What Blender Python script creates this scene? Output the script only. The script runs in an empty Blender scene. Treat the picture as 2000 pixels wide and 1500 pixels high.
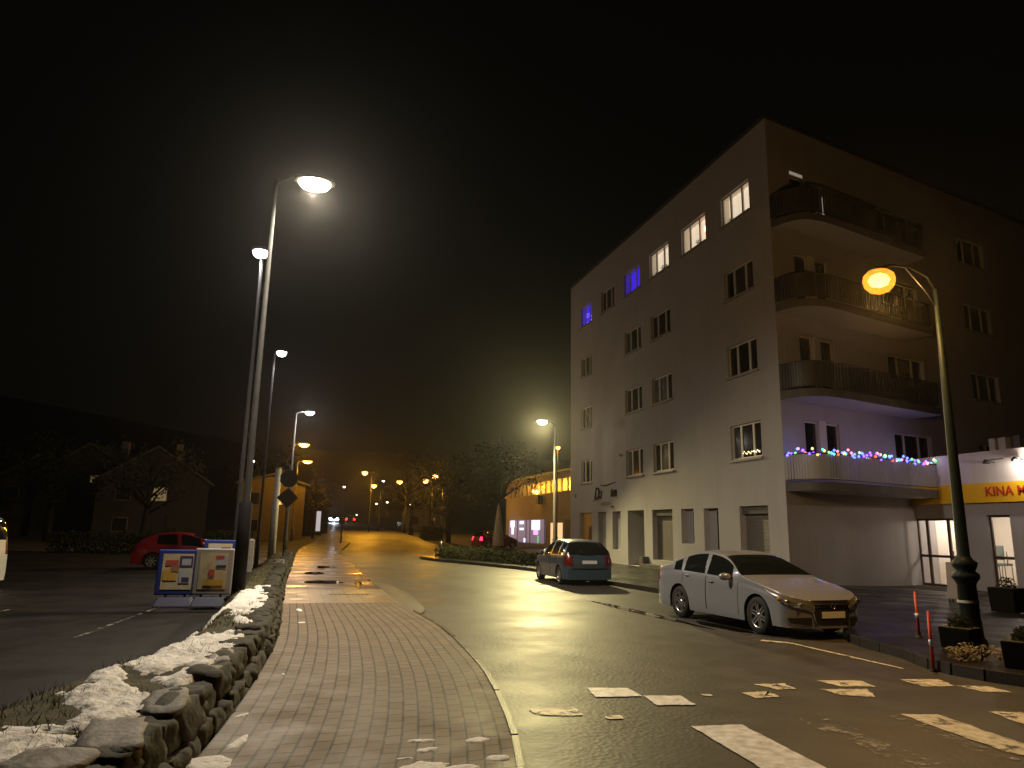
import bpy, bmesh, math, random
from mathutils import Vector, Matrix, noise
random.seed(7)
sc = bpy.context.scene
COL = sc.collection
R = math.radians

# ------------------------------------------------------------------ camera
cam_d = bpy.data.cameras.new("camera")
cam = bpy.data.objects.new("camera", cam_d)
COL.objects.link(cam)
cam_d.sensor_width = 36.0
cam_d.lens = 1387.0 / 2000.0 * 36.0
cam_d.clip_start = 0.05
cam_d.clip_end = 3000
cx = Vector((0.96062, 0.07423, 0.26775))    # world axes seen in camera space (right, down, forward)
cy = Vector((-0.27716, 0.18807, 0.94224))
cz = Vector((0.01959, -0.97935, 0.20124))
right = Vector((cx[0], cy[0], cz[0])); down = Vector((cx[1], cy[1], cz[1])); fwd = Vector((cx[2], cy[2], cz[2]))
m = Matrix((right, -down, -fwd)).transposed().to_4x4()
m.translation = Vector((0, 0, 1.8))
cam.matrix_world = m
sc.camera = cam

# ------------------------------------------------------------------ night sky
W = bpy.data.worlds.new("World"); sc.world = W; W.use_nodes = True
wn = W.node_tree.nodes; wl = W.node_tree.links
bg = wn["Background"]
sky = wn.new("ShaderNodeTexSky"); sky.sky_type = 'NISHITA'; sky.sun_disc = False
sky.sun_elevation = R(-9); sky.sun_rotation = R(200)
add = wn.new("ShaderNodeMix"); add.data_type = 'RGBA'; add.blend_type = 'ADD'; add.inputs[0].default_value = 1.0
geo = wn.new("ShaderNodeTexCoord"); sep = wn.new("ShaderNodeSeparateXYZ")
ramp = wn.new("ShaderNodeValToRGB")
ramp.color_ramp.elements[0].position = 0.0; ramp.color_ramp.elements[0].color = (0.020, 0.018, 0.013, 1)   # town glow low in the damp air
ramp.color_ramp.elements[1].position = 0.75; ramp.color_ramp.elements[1].color = (0.008, 0.008, 0.0065, 1)
wl.new(geo.outputs["Generated"], sep.inputs[0]); wl.new(sep.outputs[2], ramp.inputs[0])
wl.new(ramp.outputs[0], add.inputs[6]); wl.new(sky.outputs[0], add.inputs[7])
wl.new(add.outputs[2], bg.inputs[0]); bg.inputs[1].default_value = 0.1

sc.view_settings.view_transform = 'Standard'
sc.view_settings.look = 'None'
sc.view_settings.exposure = 0.0
sc.view_settings.gamma = 1.0
sc.cycles.use_denoising = True
sc.cycles.max_bounces = 6
sc.cycles.sample_clamp_indirect = 3.0
sc.cycles.caustics_reflective = False
sc.cycles.caustics_refractive = False
sc.cycles.use_light_tree = True

# ------------------------------------------------------------------ helpers
def hue(c): return (c[0], c[1], c[2], 1.0)

def mat(name, color, rough=0.6, *args, **kw):
    return mat_(name, color, rough, *args, **kw)
def mat_(name, color, rough=0.6, metal=0.0, var=0.0, vscale=6.0, bump=0.0, bscale=40.0, emit=None, estr=0.0, spec=0.5, rvar=0.0, rscale=2.0, color2=None, coat=0.0, wave=None, streak=0.0):
    M = bpy.data.materials.new(name); M.use_nodes = True
    nt = M.node_tree; n = nt.nodes; l = nt.links
    p = n["Principled BSDF"]
    p.inputs["Base Color"].default_value = hue(color)
    p.inputs["Roughness"].default_value = rough
    p.inputs["Metallic"].default_value = metal
    p.inputs["Specular IOR Level"].default_value = spec
    p.inputs["Coat Weight"].default_value = coat
    tc = n.new("ShaderNodeTexCoord")
    if var > 0 or color2:
        t = n.new("ShaderNodeTexNoise"); t.inputs["Scale"].default_value = vscale; t.inputs["Detail"].default_value = 6
        l.new(tc.outputs["Object"], t.inputs["Vector"])
        r = n.new("ShaderNodeValToRGB")
        a = [max(0, c * (1 - var)) for c in color]; b = [min(1, c * (1 + var)) for c in color]
        if color2: a, b = color, color2
        r.color_ramp.elements[0].position = 0.35; r.color_ramp.elements[0].color = hue(a)
        r.color_ramp.elements[1].position = 0.65; r.color_ramp.elements[1].color = hue(b)
        l.new(t.outputs["Fac"], r.inputs[0]); l.new(r.outputs[0], p.inputs["Base Color"])
    if streak > 0:
        mp = n.new("ShaderNodeMapping"); mp.inputs["Scale"].default_value = (5.0, 5.0, 0.22); l.new(tc.outputs["Object"], mp.inputs[0])
        t = n.new("ShaderNodeTexNoise"); t.inputs["Scale"].default_value = 1.0; t.inputs["Detail"].default_value = 7; t.inputs["Roughness"].default_value = 0.65; l.new(mp.outputs[0], t.inputs["Vector"])
        r = n.new("ShaderNodeValToRGB"); r.color_ramp.elements[0].position = 0.34; r.color_ramp.elements[1].position = 0.58
        k = 1-streak; r.color_ramp.elements[0].color = (k, k*0.985, k*0.96, 1); r.color_ramp.elements[1].color = (1, 1, 1, 1)
        l.new(t.outputs["Fac"], r.inputs[0])
        mx = n.new("ShaderNodeMix"); mx.data_type = 'RGBA'; mx.blend_type = 'MULTIPLY'; mx.inputs[0].default_value = 1.0
        src = p.inputs["Base Color"].links[0].from_socket if p.inputs["Base Color"].links else None
        if src: l.new(src, mx.inputs[6])
        else: mx.inputs[6].default_value = hue(color)
        l.new(r.outputs[0], mx.inputs[7]); l.new(mx.outputs[2], p.inputs["Base Color"])
    if rvar > 0:
        t = n.new("ShaderNodeTexNoise"); t.inputs["Scale"].default_value = rscale; t.inputs["Detail"].default_value = 4
        l.new(tc.outputs["Object"], t.inputs["Vector"])
        mr = n.new("ShaderNodeMapRange")
        mr.inputs[1].default_value = 0.35; mr.inputs[2].default_value = 0.65
        mr.inputs[3].default_value = max(0.03, rough - rvar); mr.inputs[4].default_value = min(1, rough + rvar)
        l.new(t.outputs["Fac"], mr.inputs[0]); l.new(mr.outputs[0], p.inputs["Roughness"])
    if bump > 0:
        t = n.new("ShaderNodeTexNoise"); t.inputs["Scale"].default_value = bscale; t.inputs["Detail"].default_value = 4
        l.new(tc.outputs["Object"], t.inputs["Vector"])
        b = n.new("ShaderNodeBump"); b.inputs["Strength"].default_value = bump; b.inputs["Distance"].default_value = 0.02
        l.new(t.outputs["Fac"], b.inputs["Height"]); l.new(b.outputs[0], p.inputs["Normal"])
    if wave:
        t = n.new("ShaderNodeTexWave"); t.inputs["Scale"].default_value = wave[0]; t.bands_direction = wave[1]
        l.new(tc.outputs["Object"], t.inputs["Vector"])
        b = n.new("ShaderNodeBump"); b.inputs["Strength"].default_value = wave[2]; b.inputs["Distance"].default_value = 0.02
        l.new(t.outputs["Fac"], b.inputs["Height"]); l.new(b.outputs[0], p.inputs["Normal"])
    if emit:
        p.inputs["Emission Color"].default_value = hue(emit); p.inputs["Emission Strength"].default_value = estr
    return M

class MB:
    """Collects geometry; build() links it as one mesh object."""
    def __init__(s): s.v = []; s.f = []; s.mi = []; s.sm = []
    def face(s, idx, mi=0, sm=False): s.f.append(idx); s.mi.append(mi); s.sm.append(sm)
    def quad(s, a, b, c, d, mi=0):
        k = len(s.v); s.v += [tuple(a), tuple(b), tuple(c), tuple(d)]; s.face((k, k+1, k+2, k+3), mi)
    def poly(s, pts, mi=0):
        k = len(s.v); s.v += [tuple(p) for p in pts]; s.face(tuple(range(k, k+len(pts))), mi)
    def box(s, x0, y0, z0, x1, y1, z1, mi=0):
        s.hexa([(x0,y0,z0),(x1,y0,z0),(x1,y1,z0),(x0,y1,z0),(x0,y0,z1),(x1,y0,z1),(x1,y1,z1),(x0,y1,z1)], mi)
    def hexa(s, p, mi=0):
        k = len(s.v); s.v += [tuple(q) for q in p]
        for q in ((0,3,2,1),(4,5,6,7),(0,1,5,4),(1,2,6,5),(2,3,7,6),(3,0,4,7)): s.face(tuple(k+i for i in q), mi)
    def obox(s, o, ux, uy, uz, mi=0):
        o, ux, uy, uz = Vector(o), Vector(ux), Vector(uy), Vector(uz)
        s.hexa([o, o+ux, o+ux+uy, o+uy, o+uz, o+ux+uz, o+ux+uy+uz, o+uy+uz], mi)
    def tube(s, pts, rad, n=10, mi=0, cap=True, sm=True):
        pts = [Vector(p) for p in pts]
        if not isinstance(rad, (list, tuple)): rad = [rad]*len(pts)
        k = len(s.v); up = None
        for i, p in enumerate(pts):
            t = (pts[min(i+1, len(pts)-1)] - pts[max(i-1, 0)]).normalized()
            if up is None: up = t.orthogonal().normalized()
            up = (up - t*up.dot(t))
            up = up.normalized() if up.length > 1e-6 else t.orthogonal().normalized()
            w = t.cross(up)
            for j in range(n):
                a = 2*math.pi*j/n
                s.v.append(tuple(p + (up*math.cos(a) + w*math.sin(a))*rad[i]))
        for i in range(len(pts)-1):
            for j in range(n):
                a = k+i*n+j; b = k+i*n+(j+1) % n
                s.face((a, b, b+n, a+n), mi, sm)
        if cap:
            s.face(tuple(k+j for j in reversed(range(n))), mi); e = k+(len(pts)-1)*n
            s.face(tuple(e+j for j in range(n)), mi)
    def lathe(s, prof, n=20, o=(0,0,0), mi=0, axis='z', sm=True):
        k = len(s.v)
        for r, z in prof:
            for j in range(n):
                a = 2*math.pi*j/n
                p = (r*math.cos(a), r*math.sin(a), z)
                if axis == 'y': p = (p[0], p[2], p[1])
                if axis == 'x': p = (p[2], p[0], p[1])
                s.v.append((o[0]+p[0], o[1]+p[1], o[2]+p[2]))
        for i in range(len(prof)-1):
            for j in range(n):
                a = k+i*n+j; b = k+i*n+(j+1) % n
                s.face((a, b, b+n, a+n), mi, sm)
    def build(s, name, mats, parent=None, loc=None):
        me = bpy.data.meshes.new(name)
        me.from_pydata(s.v, [], s.f)
        if not isinstance(mats, (list, tuple)): mats = [mats]
        for q in mats: me.materials.append(q)
        me.polygons.foreach_set("material_index", s.mi)
        me.polygons.foreach_set("use_smooth", s.sm)
        me.update()
        o = bpy.data.objects.new(name, me); COL.objects.link(o)
        if parent: o.parent = parent
        if loc: o.location = loc
        return o

def fix_normals(o):
    bm = bmesh.new(); bm.from_mesh(o.data); bmesh.ops.recalc_face_normals(bm, faces=bm.faces); bm.to_mesh(o.data); bm.free()

def bevel(o, w=0.01, seg=2):
    md = o.modifiers.new("bevel", 'BEVEL'); md.width = w; md.segments = seg; md.limit_method = 'ANGLE'
    return o

def tag(o, label=None, cat=None, group=None, kind=None):
    if label: o["label"] = label
    if cat: o["category"] = cat
    if group: o["group"] = group
    if kind: o["kind"] = kind
    return o

def thing(name, label, cat, loc=(0,0,0), rz=0.0, group=None):
    o = bpy.data.objects.new(name, None); COL.objects.link(o); o.empty_display_size = 0.2
    o.location = loc; o.rotation_euler = (0, 0, rz)
    return tag(o, label, cat, group)

def struct(mb, name, mats): return tag(mb.build(name, mats), kind='structure')

def copy_thing(root, loc, rz, label):
    r = root.copy(); COL.objects.link(r); r.location = loc; r.rotation_euler = (0, 0, rz); r["label"] = label
    def rec(a, b):
        for ch in a.children:
            c = ch.copy(); COL.objects.link(c); c.parent = b
            rec(ch, c)
    rec(root, r)
    return r

def text_mesh(name, body, size, mats, parent, M, ext=0.01, off=0.0, shear=0.0, space=1.0):
    cu = bpy.data.curves.new(name, 'FONT'); cu.body = body; cu.size = size; cu.extrude = ext; cu.offset = off; cu.shear = shear; cu.space_character = space
    t = bpy.data.objects.new(name, cu); COL.objects.link(t)
    dg = bpy.context.evaluated_depsgraph_get()
    me = bpy.data.meshes.new_from_object(t.evaluated_get(dg))
    bpy.data.objects.remove(t)
    me.materials.clear(); me.materials.append(mats)
    o = bpy.data.objects.new(name, me); COL.objects.link(o)
    if parent: o.parent = parent
    o.matrix_local = M
    return o

def point(name, loc, color, power, parent=None, size=0.1, spot=None, aim=(0, 0, -1)):
    d = bpy.data.lights.new(name, 'SPOT' if spot else 'POINT'); d.color = color; d.energy = power; d.shadow_soft_size = size
    if spot: d.spot_size = R(spot[0]); d.spot_blend = spot[1]
    o = bpy.data.objects.new(name, d); COL.objects.link(o); o.location = loc; o.rotation_euler = Vector(aim).to_track_quat('-Z', 'Y').to_euler()
    if parent: o.parent = parent
    return o

def gz(x, y):
    """Height of the land: flat by the crossing, climbing gently up the street and steeply on the hill behind."""
    t = max(0.0, y - 50.0)
    z = 0.028 * t * t / (t + 12.0)
    if y > 170: z += 0.10 * (y-170)**2 / ((y-170) + 60.0)
    if x < -40: z += 0.16 * (-40 - x)**2 / ((-40 - x) + 30.0)
    return z

# ------------------------------------------------------------------ materials
def asphalt(name, base=(0.032, 0.031, 0.029), r0=0.16, r1=0.44, pscale=0.55, bump=0.35, sx=1.0, bs=70, p0=0.36, p1=0.62, spec=0.5):
    M = bpy.data.materials.new(name); M.use_nodes = True
    nt = M.node_tree; n = nt.nodes; l = nt.links; p = n["Principled BSDF"]
    tc = n.new("ShaderNodeTexCoord")
    mp = n.new("ShaderNodeMapping"); mp.inputs["Scale"].default_value = (sx, 1, 1); l.new(tc.outputs["Object"], mp.inputs[0])
    t = n.new("ShaderNodeTexNoise"); t.inputs["Scale"].default_value = 150; t.inputs["Detail"].default_value = 5; l.new(tc.outputs["Object"], t.inputs["Vector"])
    r = n.new("ShaderNodeValToRGB"); r.color_ramp.elements[0].position = 0.3; r.color_ramp.elements[1].position = 0.72
    r.color_ramp.elements[0].color = hue([c*0.45 for c in base]); r.color_ramp.elements[1].color = hue([c*1.8 for c in base])
    l.new(t.outputs["Fac"], r.inputs[0])
    t3 = n.new("ShaderNodeTexNoise"); t3.inputs["Scale"].default_value = 1.7; t3.inputs["Detail"].default_value = 6; l.new(mp.outputs[0], t3.inputs["Vector"])
    mx = n.new("ShaderNodeMix"); mx.data_type = 'RGBA'; mx.blend_type = 'MULTIPLY'; mx.inputs[0].default_value = 0.6
    r3 = n.new("ShaderNodeValToRGB"); r3.color_ramp.elements[0].position = 0.35; r3.color_ramp.elements[0].color = (0.4, 0.4, 0.4, 1); r3.color_ramp.elements[1].position = 0.65
    l.new(t3.outputs["Fac"], r3.inputs[0]); l.new(r.outputs[0], mx.inputs[6]); l.new(r3.outputs[0], mx.inputs[7])
    l.new(mx.outputs[2], p.inputs["Base Color"])
    t2 = n.new("ShaderNodeTexNoise"); t2.inputs["Scale"].default_value = pscale; t2.inputs["Detail"].default_value = 5; t2.inputs["Roughness"].default_value = 0.6
    l.new(mp.outputs[0], t2.inputs["Vector"])
    mr = n.new("ShaderNodeMapRange"); mr.inputs[1].default_value = p0; mr.inputs[2].default_value = p1; mr.inputs[3].default_value = r0; mr.inputs[4].default_value = r1
    l.new(t2.outputs["Fac"], mr.inputs[0]); l.new(mr.outputs[0], p.inputs["Roughness"])
    v = n.new("ShaderNodeTexVoronoi"); v.inputs["Scale"].default_value = bs; l.new(tc.outputs["Object"], v.inputs["Vector"])
    b = n.new("ShaderNodeBump"); b.inputs["Distance"].default_value = 0.006
    ms = n.new("ShaderNodeMapRange"); ms.inputs[1].default_value = p0; ms.inputs[2].default_value = p1; ms.inputs[3].default_value = bump*0.08; ms.inputs[4].default_value = bump
    l.new(t2.outputs["Fac"], ms.inputs[0]); l.new(ms.outputs[0], b.inputs["Strength"])
    l.new(v.outputs["Distance"], b.inputs["Height"]); l.new(b.outputs[0], p.inputs["Normal"])
    p.inputs["Specular IOR Level"].default_value = spec
    return M

def paver(name, c1, c2, cm, su, sv, rough=0.5):
    M = bpy.data.materials.new(name); M.use_nodes = True
    nt = M.node_tree; n = nt.nodes; l = nt.links; p = n["Principled BSDF"]
    uv = n.new("ShaderNodeUVMap"); uv.uv_map = "UVMap"
    br = n.new("ShaderNodeTexBrick"); br.offset = 0.5
    br.inputs["Color1"].default_value = hue(c1); br.inputs["Color2"].default_value = hue(c2); br.inputs["Mortar"].default_value = hue(cm)
    br.inputs["Scale"].default_value = 1.0; br.inputs["Mortar Size"].default_value = 0.012; br.inputs["Mortar Smooth"].default_value = 0.15
    br.inputs["Brick Width"].default_value = sv; br.inputs["Row Height"].default_value = su; br.inputs["Bias"].default_value = -0.1
    l.new(uv.outputs[0], br.inputs["Vector"])
    tc = n.new("ShaderNodeTexCoord")
    t = n.new("ShaderNodeTexNoise"); t.inputs["Scale"].default_value = 2.2; t.inputs["Detail"].default_value = 7; l.new(tc.outputs["Object"], t.inputs["Vector"])
    r = n.new("ShaderNodeValToRGB"); r.color_ramp.elements[0].position = 0.3; r.color_ramp.elements[0].color = (0.55, 0.55, 0.55, 1); r.color_ramp.elements[1].position = 0.7
    l.new(t.outputs["Fac"], r.inputs[0])
    mx = n.new("ShaderNodeMix"); mx.data_type = 'RGBA'; mx.blend_type = 'MULTIPLY'; mx.inputs[0].default_value = 0.9
    l.new(br.outputs["Color"], mx.inputs[6]); l.new(r.outputs[0], mx.inputs[7]); l.new(mx.outputs[2], p.inputs["Base Color"])
    t2 = n.new("ShaderNodeTexNoise"); t2.inputs["Scale"].default_value = 90; l.new(tc.outputs["Object"], t2.inputs["Vector"])
    ad = n.new("ShaderNodeMath"); ad.operation = 'MULTIPLY_ADD'; ad.inputs[1].default_value = -1.0
    l.new(br.outputs["Fac"], ad.inputs[0])
    sc2 = n.new("ShaderNodeMath"); sc2.operation = 'MULTIPLY'; sc2.inputs[1].default_value = 0.5; l.new(t2.outputs["Fac"], sc2.inputs[0]); l.new(sc2.outputs[0], ad.inputs[2])
    b = n.new("ShaderNodeBump"); b.inputs["Strength"].default_value = 0.3; b.inputs["Distance"].default_value = 0.005
    l.new(ad.outputs[0], b.inputs["Height"]); l.new(b.outputs[0], p.inputs["Normal"])
    mr = n.new("ShaderNodeMapRange"); mr.inputs[1].default_value = 0.3; mr.inputs[2].default_value = 0.7; mr.inputs[3].default_value = rough-0.12; mr.inputs[4].default_value = rough+0.15
    l.new(t.outputs["Fac"], mr.inputs[0]); l.new(mr.outputs[0], p.inputs["Roughness"])
    return M

M_road = asphalt("wet_asphalt", (0.068, 0.063, 0.051), 0.47, 0.60, 0.35, 0.75, bs=20)
M_walk_wet = asphalt("wet_pavement_asphalt", (0.038, 0.033, 0.028), 0.15, 0.50, 0.9, 0.35, 0.7, p0=0.30, p1=0.52)
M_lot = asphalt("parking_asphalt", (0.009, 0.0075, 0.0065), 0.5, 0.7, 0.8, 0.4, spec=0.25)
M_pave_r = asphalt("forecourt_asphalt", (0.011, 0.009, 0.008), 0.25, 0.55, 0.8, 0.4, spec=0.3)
M_ground = mat("ground_soil", (0.02, 0.02, 0.014), 0.9, var=0.5, vscale=0.3)
M_brick = paver("sidewalk_pavers", (0.165, 0.122, 0.076), (0.23, 0.168, 0.108), (0.018, 0.013, 0.008), 0.145, 0.23, 0.64)
M_band = paver("crossing_pavers", (0.20, 0.175, 0.118), (0.25, 0.22, 0.15), (0.12, 0.105, 0.08), 0.30, 0.30, 0.42)
M_kerb_d = mat("kerb_dark", (0.035, 0.03, 0.025), 0.45, var=0.3, vscale=30, bump=0.25, bscale=60)
M_kerb = mat("kerb_granite", (0.055, 0.046, 0.038), 0.42, var=0.3, vscale=30, bump=0.25, bscale=60)
def paint_mat(name, color, wear, sc_=9):
    """Road paint worn through to the asphalt in patches and pinholes."""
    M = mat(name, color, 0.5, var=0.25, vscale=sc_, bump=0.3, bscale=90)
    n = M.node_tree.nodes; l = M.node_tree.links; p = n["Principled BSDF"]
    tc = n.new("ShaderNodeTexCoord"); a = n.new("ShaderNodeTexNoise"); a.inputs["Scale"].default_value = 4.5; a.inputs["Detail"].default_value = 12; a.inputs["Roughness"].default_value = 0.75
    l.new(tc.outputs["Object"], a.inputs["Vector"])
    r = n.new("ShaderNodeMapRange"); r.inputs[1].default_value = wear-0.05; r.inputs[2].default_value = wear+0.05; l.new(a.outputs["Fac"], r.inputs[0]); l.new(r.outputs[0], p.inputs["Alpha"])
    return M
M_paint = paint_mat("road_paint", (0.86, 0.82, 0.76), 0.34)
M_paint_y = paint_mat("road_paint_worn", (0.72, 0.64, 0.46), 0.43)
M_paint_f = paint_mat("road_paint_faded", (0.30, 0.27, 0.22), 0.535)
M_snow = mat("old_snow", (0.90, 0.88, 0.87), 0.8, var=0.05, vscale=14, bump=0.8, bscale=26)
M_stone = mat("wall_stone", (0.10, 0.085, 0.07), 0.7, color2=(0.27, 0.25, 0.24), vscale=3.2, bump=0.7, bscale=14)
M_stone_m = mat("mossy_shaded_stone", (0.018, 0.016, 0.009), 0.85, color2=(0.05, 0.042, 0.028), vscale=5, bump=0.7, bscale=14)  # mossy stone, colour darkened further for the shade on the wall's sidewalk face
M_soil = mat("bed_soil_moss", (0.030, 0.028, 0.010), 0.9, color2=(0.09, 0.075, 0.03), vscale=5, bump=0.9, bscale=30)
M_grass = mat("winter_grass", (0.055, 0.055, 0.016), 0.8, color2=(0.13, 0.11, 0.04), vscale=3)
M_plaster = mat("grey_render", (0.42, 0.405, 0.425), 0.85, var=0.05, vscale=0.6, bump=0.2, bscale=60, streak=0.05)
M_plaster_w = mat("white_render", (0.62, 0.58, 0.56), 0.8, var=0.05, vscale=0.8, bump=0.1, bscale=50, streak=0.06)
M_slab = mat("balcony_concrete", (0.11, 0.10, 0.095), 0.8, var=0.15, vscale=2)
M_soffit = mat("balcony_soffit", (0.5, 0.47, 0.45), 0.85)
M_frame_w = mat("white_window_frame", (0.62, 0.60, 0.56), 0.45)
M_sill = mat("window_sill", (0.30, 0.28, 0.26), 0.6, var=0.1)
M_glass_d = mat("dark_glass", (0.012, 0.012, 0.014), 0.06, spec=0.6, bump=0.03, bscale=2)
M_roofm = mat("roof_felt", (0.04, 0.04, 0.04), 0.8)
M_lit = mat("lit_curtain", (0.8, 0.74, 0.62), 0.9, emit=(1.0, 0.83, 0.62), estr=0.62, var=0.05)
M_blue_lit = mat("blue_lit_curtain", (0.05, 0.03, 0.4), 0.9, emit=(0.055, 0.022, 0.80), estr=0.75, var=0.4, vscale=2.0)
M_blue_bulb = mat("blue_fairy_bulb", (0.2, 0.1, 1), 0.4, emit=(0.12, 0.06, 1.0), estr=5)
M_rail = mat("rail_metal", (0.075, 0.07, 0.065), 0.5, metal=0.3)
M_rail_w = mat("rail_white_slat", (0.40, 0.38, 0.37), 0.55)
M_dark = mat("dark_rubber", (0.012, 0.012, 0.012), 0.7)
M_black = mat("black_metal", (0.018, 0.019, 0.02), 0.4, metal=0.4)
M_pole = mat("galvanised_pole", (0.06, 0.06, 0.06), 0.6, spec=0.2, var=0.12, vscale=4)
M_dpole = mat("dark_lamp_pole", (0.014, 0.014, 0.015), 0.75, spec=0.08, var=0.2, vscale=4)
M_green = mat("dark_green_iron", (0.006, 0.011, 0.011), 0.5, spec=0.15, var=0.15, vscale=6)
M_head = mat("lamp_housing", (0.16, 0.16, 0.16), 0.4, metal=0.4)
M_wood = mat("brown_door_wood", (0.10, 0.065, 0.04), 0.55, var=0.2, vscale=4)
M_shutter = mat("grey_shutter", (0.15, 0.135, 0.12), 0.55, wave=(6, 'Z', 0.4))
M_orange_door = mat("amber_door_panel", (0.30, 0.14, 0.02), 0.5, emit=(1.0, 0.42, 0.05), estr=0.05)
M_yellow = mat("yellow_sign_band", (0.90, 0.52, 0.012), 0.45)
M_red = mat("red_lettering", (0.55, 0.045, 0.01), 0.45)
M_blackletter = mat("black_lettering", (0.012, 0.012, 0.012), 0.8, spec=0.1)
M_frame_br = mat("brown_door_frame", (0.07, 0.04, 0.03), 0.45)
M_white_in = mat("shop_wall", (0.85, 0.80, 0.74), 0.8)
M_floor_in = mat("shop_floor", (0.55, 0.48, 0.42), 0.4)
M_chair = mat("grey_upholstery", (0.10, 0.13, 0.12), 0.7)
M_plate = mat("number_plate", (0.72, 0.74, 0.80), 0.4)
M_tyre = mat("tyre", (0.015, 0.015, 0.015), 0.75)
M_rim = mat("alloy_rim", (0.55, 0.55, 0.56), 0.28, metal=0.9)
M_cglass = mat("car_glass", (0.008, 0.010, 0.010), 0.05, spec=0.6)
M_hl = mat("headlamp_glass", (0.45, 0.45, 0.46), 0.12, metal=0.75)
M_indic = mat("indicator_amber", (0.6, 0.25, 0.03), 0.2)
M_tl = mat("tail_lamp", (0.13, 0.008, 0.006), 0.2)
M_tl_on = mat("tail_lamp_lit", (0.5, 0.02, 0.02), 0.3, emit=(1.0, 0.03, 0.02), estr=4.5)
M_tl_pink = mat("tail_lamp_lit_pink", (0.5, 0.02, 0.05), 0.3, emit=(1.0, 0.03, 0.08), estr=3.5)
M_hl_on = mat("headlamp_lit", (1, 1, 1), 0.3, emit=(0.85, 0.9, 1.0), estr=60)
M_trim = mat("black_trim", (0.02, 0.02, 0.022), 0.5)
M_chrome = mat("chrome", (0.6, 0.6, 0.6), 0.15, metal=1.0)
M_bark = mat("bark", (0.012, 0.010, 0.008), 0.95, spec=0.05, var=0.4, vscale=8, bump=0.5)
M_leaf = mat("dark_foliage", (0.009, 0.012, 0.006), 0.95, spec=0.05, color2=(0.020, 0.022, 0.010), vscale=1.2)
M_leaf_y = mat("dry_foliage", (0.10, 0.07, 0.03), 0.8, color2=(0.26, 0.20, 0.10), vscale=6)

def lens_mat(name, c, s): return mat(name, c, 0.4, emit=c, estr=s)
WARM = (1.0, 0.85, 0.62); WHITE = (1.0, 0.90, 0.84); SOD = (1.0, 0.43, 0.025); AMB = (1.0, 0.52, 0.13); R1C = (1.0, 0.84, 0.37)
L_warm = lens_mat("lens_warm_white", (1.0, 0.86, 0.6), 60)
L_white = lens_mat("lens_cool_white", (1.0, 0.92, 0.9), 25)
L_sod = lens_mat("lens_sodium", (1.0, 0.46, 0.09), 8)
L_amb = lens_mat("lens_lantern", (1.0, 0.55, 0.14), 14)
L_pale = lens_mat("lens_far_pale", (1.0, 0.72, 0.40), 5)

# ------------------------------------------------------------------ ground, road, pavements
def ribbon(name, L, Rr, z, mats, step=0.5, cross=1, uv=True, skirt=None):
    """Sheet between two polylines given as functions of t 0..1 (lists of points, resampled)."""
    def resample(P, n):
        P = [Vector((p[0], p[1], 0)) for p in P]
        # smooth with Catmull-Rom
        Q = []
        for i in range(len(P)-1):
            p0 = P[max(i-1, 0)]; p1 = P[i]; p2 = P[i+1]; p3 = P[min(i+2, len(P)-1)]
            for k in range(16):
                t = k/16
                Q.append(0.5*((2*p1) + (p2-p0)*t + (2*p0-5*p1+4*p2-p3)*t*t + (3*p1-p0-3*p2+p3)*t**3))
        Q.append(P[-1])
        d = [0]
        for i in range(len(Q)-1): d.append(d[-1] + (Q[i+1]-Q[i]).length)
        out = []; j = 0
        for k in range(n):
            s = d[-1]*k/(n-1)
            while j < len(d)-2 and d[j+1] < s: j += 1
            f = (s-d[j])/max(1e-9, d[j+1]-d[j]); out.append(Q[j].lerp(Q[j+1], min(1, f)))
        return out, d[-1]
    length = sum((Vector(L[i+1]).to_2d() - Vector(L[i]).to_2d()).length for i in range(len(L)-1))
    n = max(2, int(length/step))
    A, la = resample(L, n); B, lb = resample(Rr, n)
    mb = MB(); uvs = []
    for i in range(n):
        for c in range(cross+1):
            p = A[i].lerp(B[i], c/cross)
            zz = z if not callable(z) else z(p.x, p.y)
            mb.v.append((p.x, p.y, zz + gz(p.x, p.y)))
            uvs.append((0.5*(la+lb)*i/(n-1), c/cross))
    width = (A[n//2]-B[n//2]).length
    for i in range(n-1):
        for c in range(cross):
            a = i*(cross+1)+c
            mb.face((a, a+1, a+cross+2, a+cross+1))
    if skirt:
        for i in range(n-1):
            for e in (0, cross):
                a = mb.v[i*(cross+1)+e]; b = mb.v[(i+1)*(cross+1)+e]
                mb.quad(a, b, (b[0], b[1], b[2]-skirt), (a[0], a[1], a[2]-skirt))
    o = struct(mb, name, mats)
    ul = o.data.uv_layers.new(name="UVMap")
    for lp in o.data.loops:
        vi = lp.vertex_index
        if vi < len(uvs): ul.data[lp.index].uv = (uvs[vi][0], uvs[vi][1]*width)
    fix = o.data
    return o

# land sheet
mb = MB()
xs = [-700, -420, -260, -160, -110, -80, -60, -45, -30, -15, -6, 0, 6, 12, 20, 35, 60, 100, 160, 260, 420, 700]
ys = [-60, -20, 0, 20, 40, 50, 60, 70, 80, 95, 110, 130, 150, 170, 190, 215, 250, 300, 380, 500, 700, 1000]
for y in ys:
    for x in xs: mb.v.append((x, y, gz(x, y) - 0.06))
for j in range(len(ys)-1):
    for i in range(len(xs)-1):
        a = j*len(xs)+i; mb.face((a, a+1, a+1+len(xs), a+len(xs)))
struct(mb, "ground", M_ground)

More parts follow.
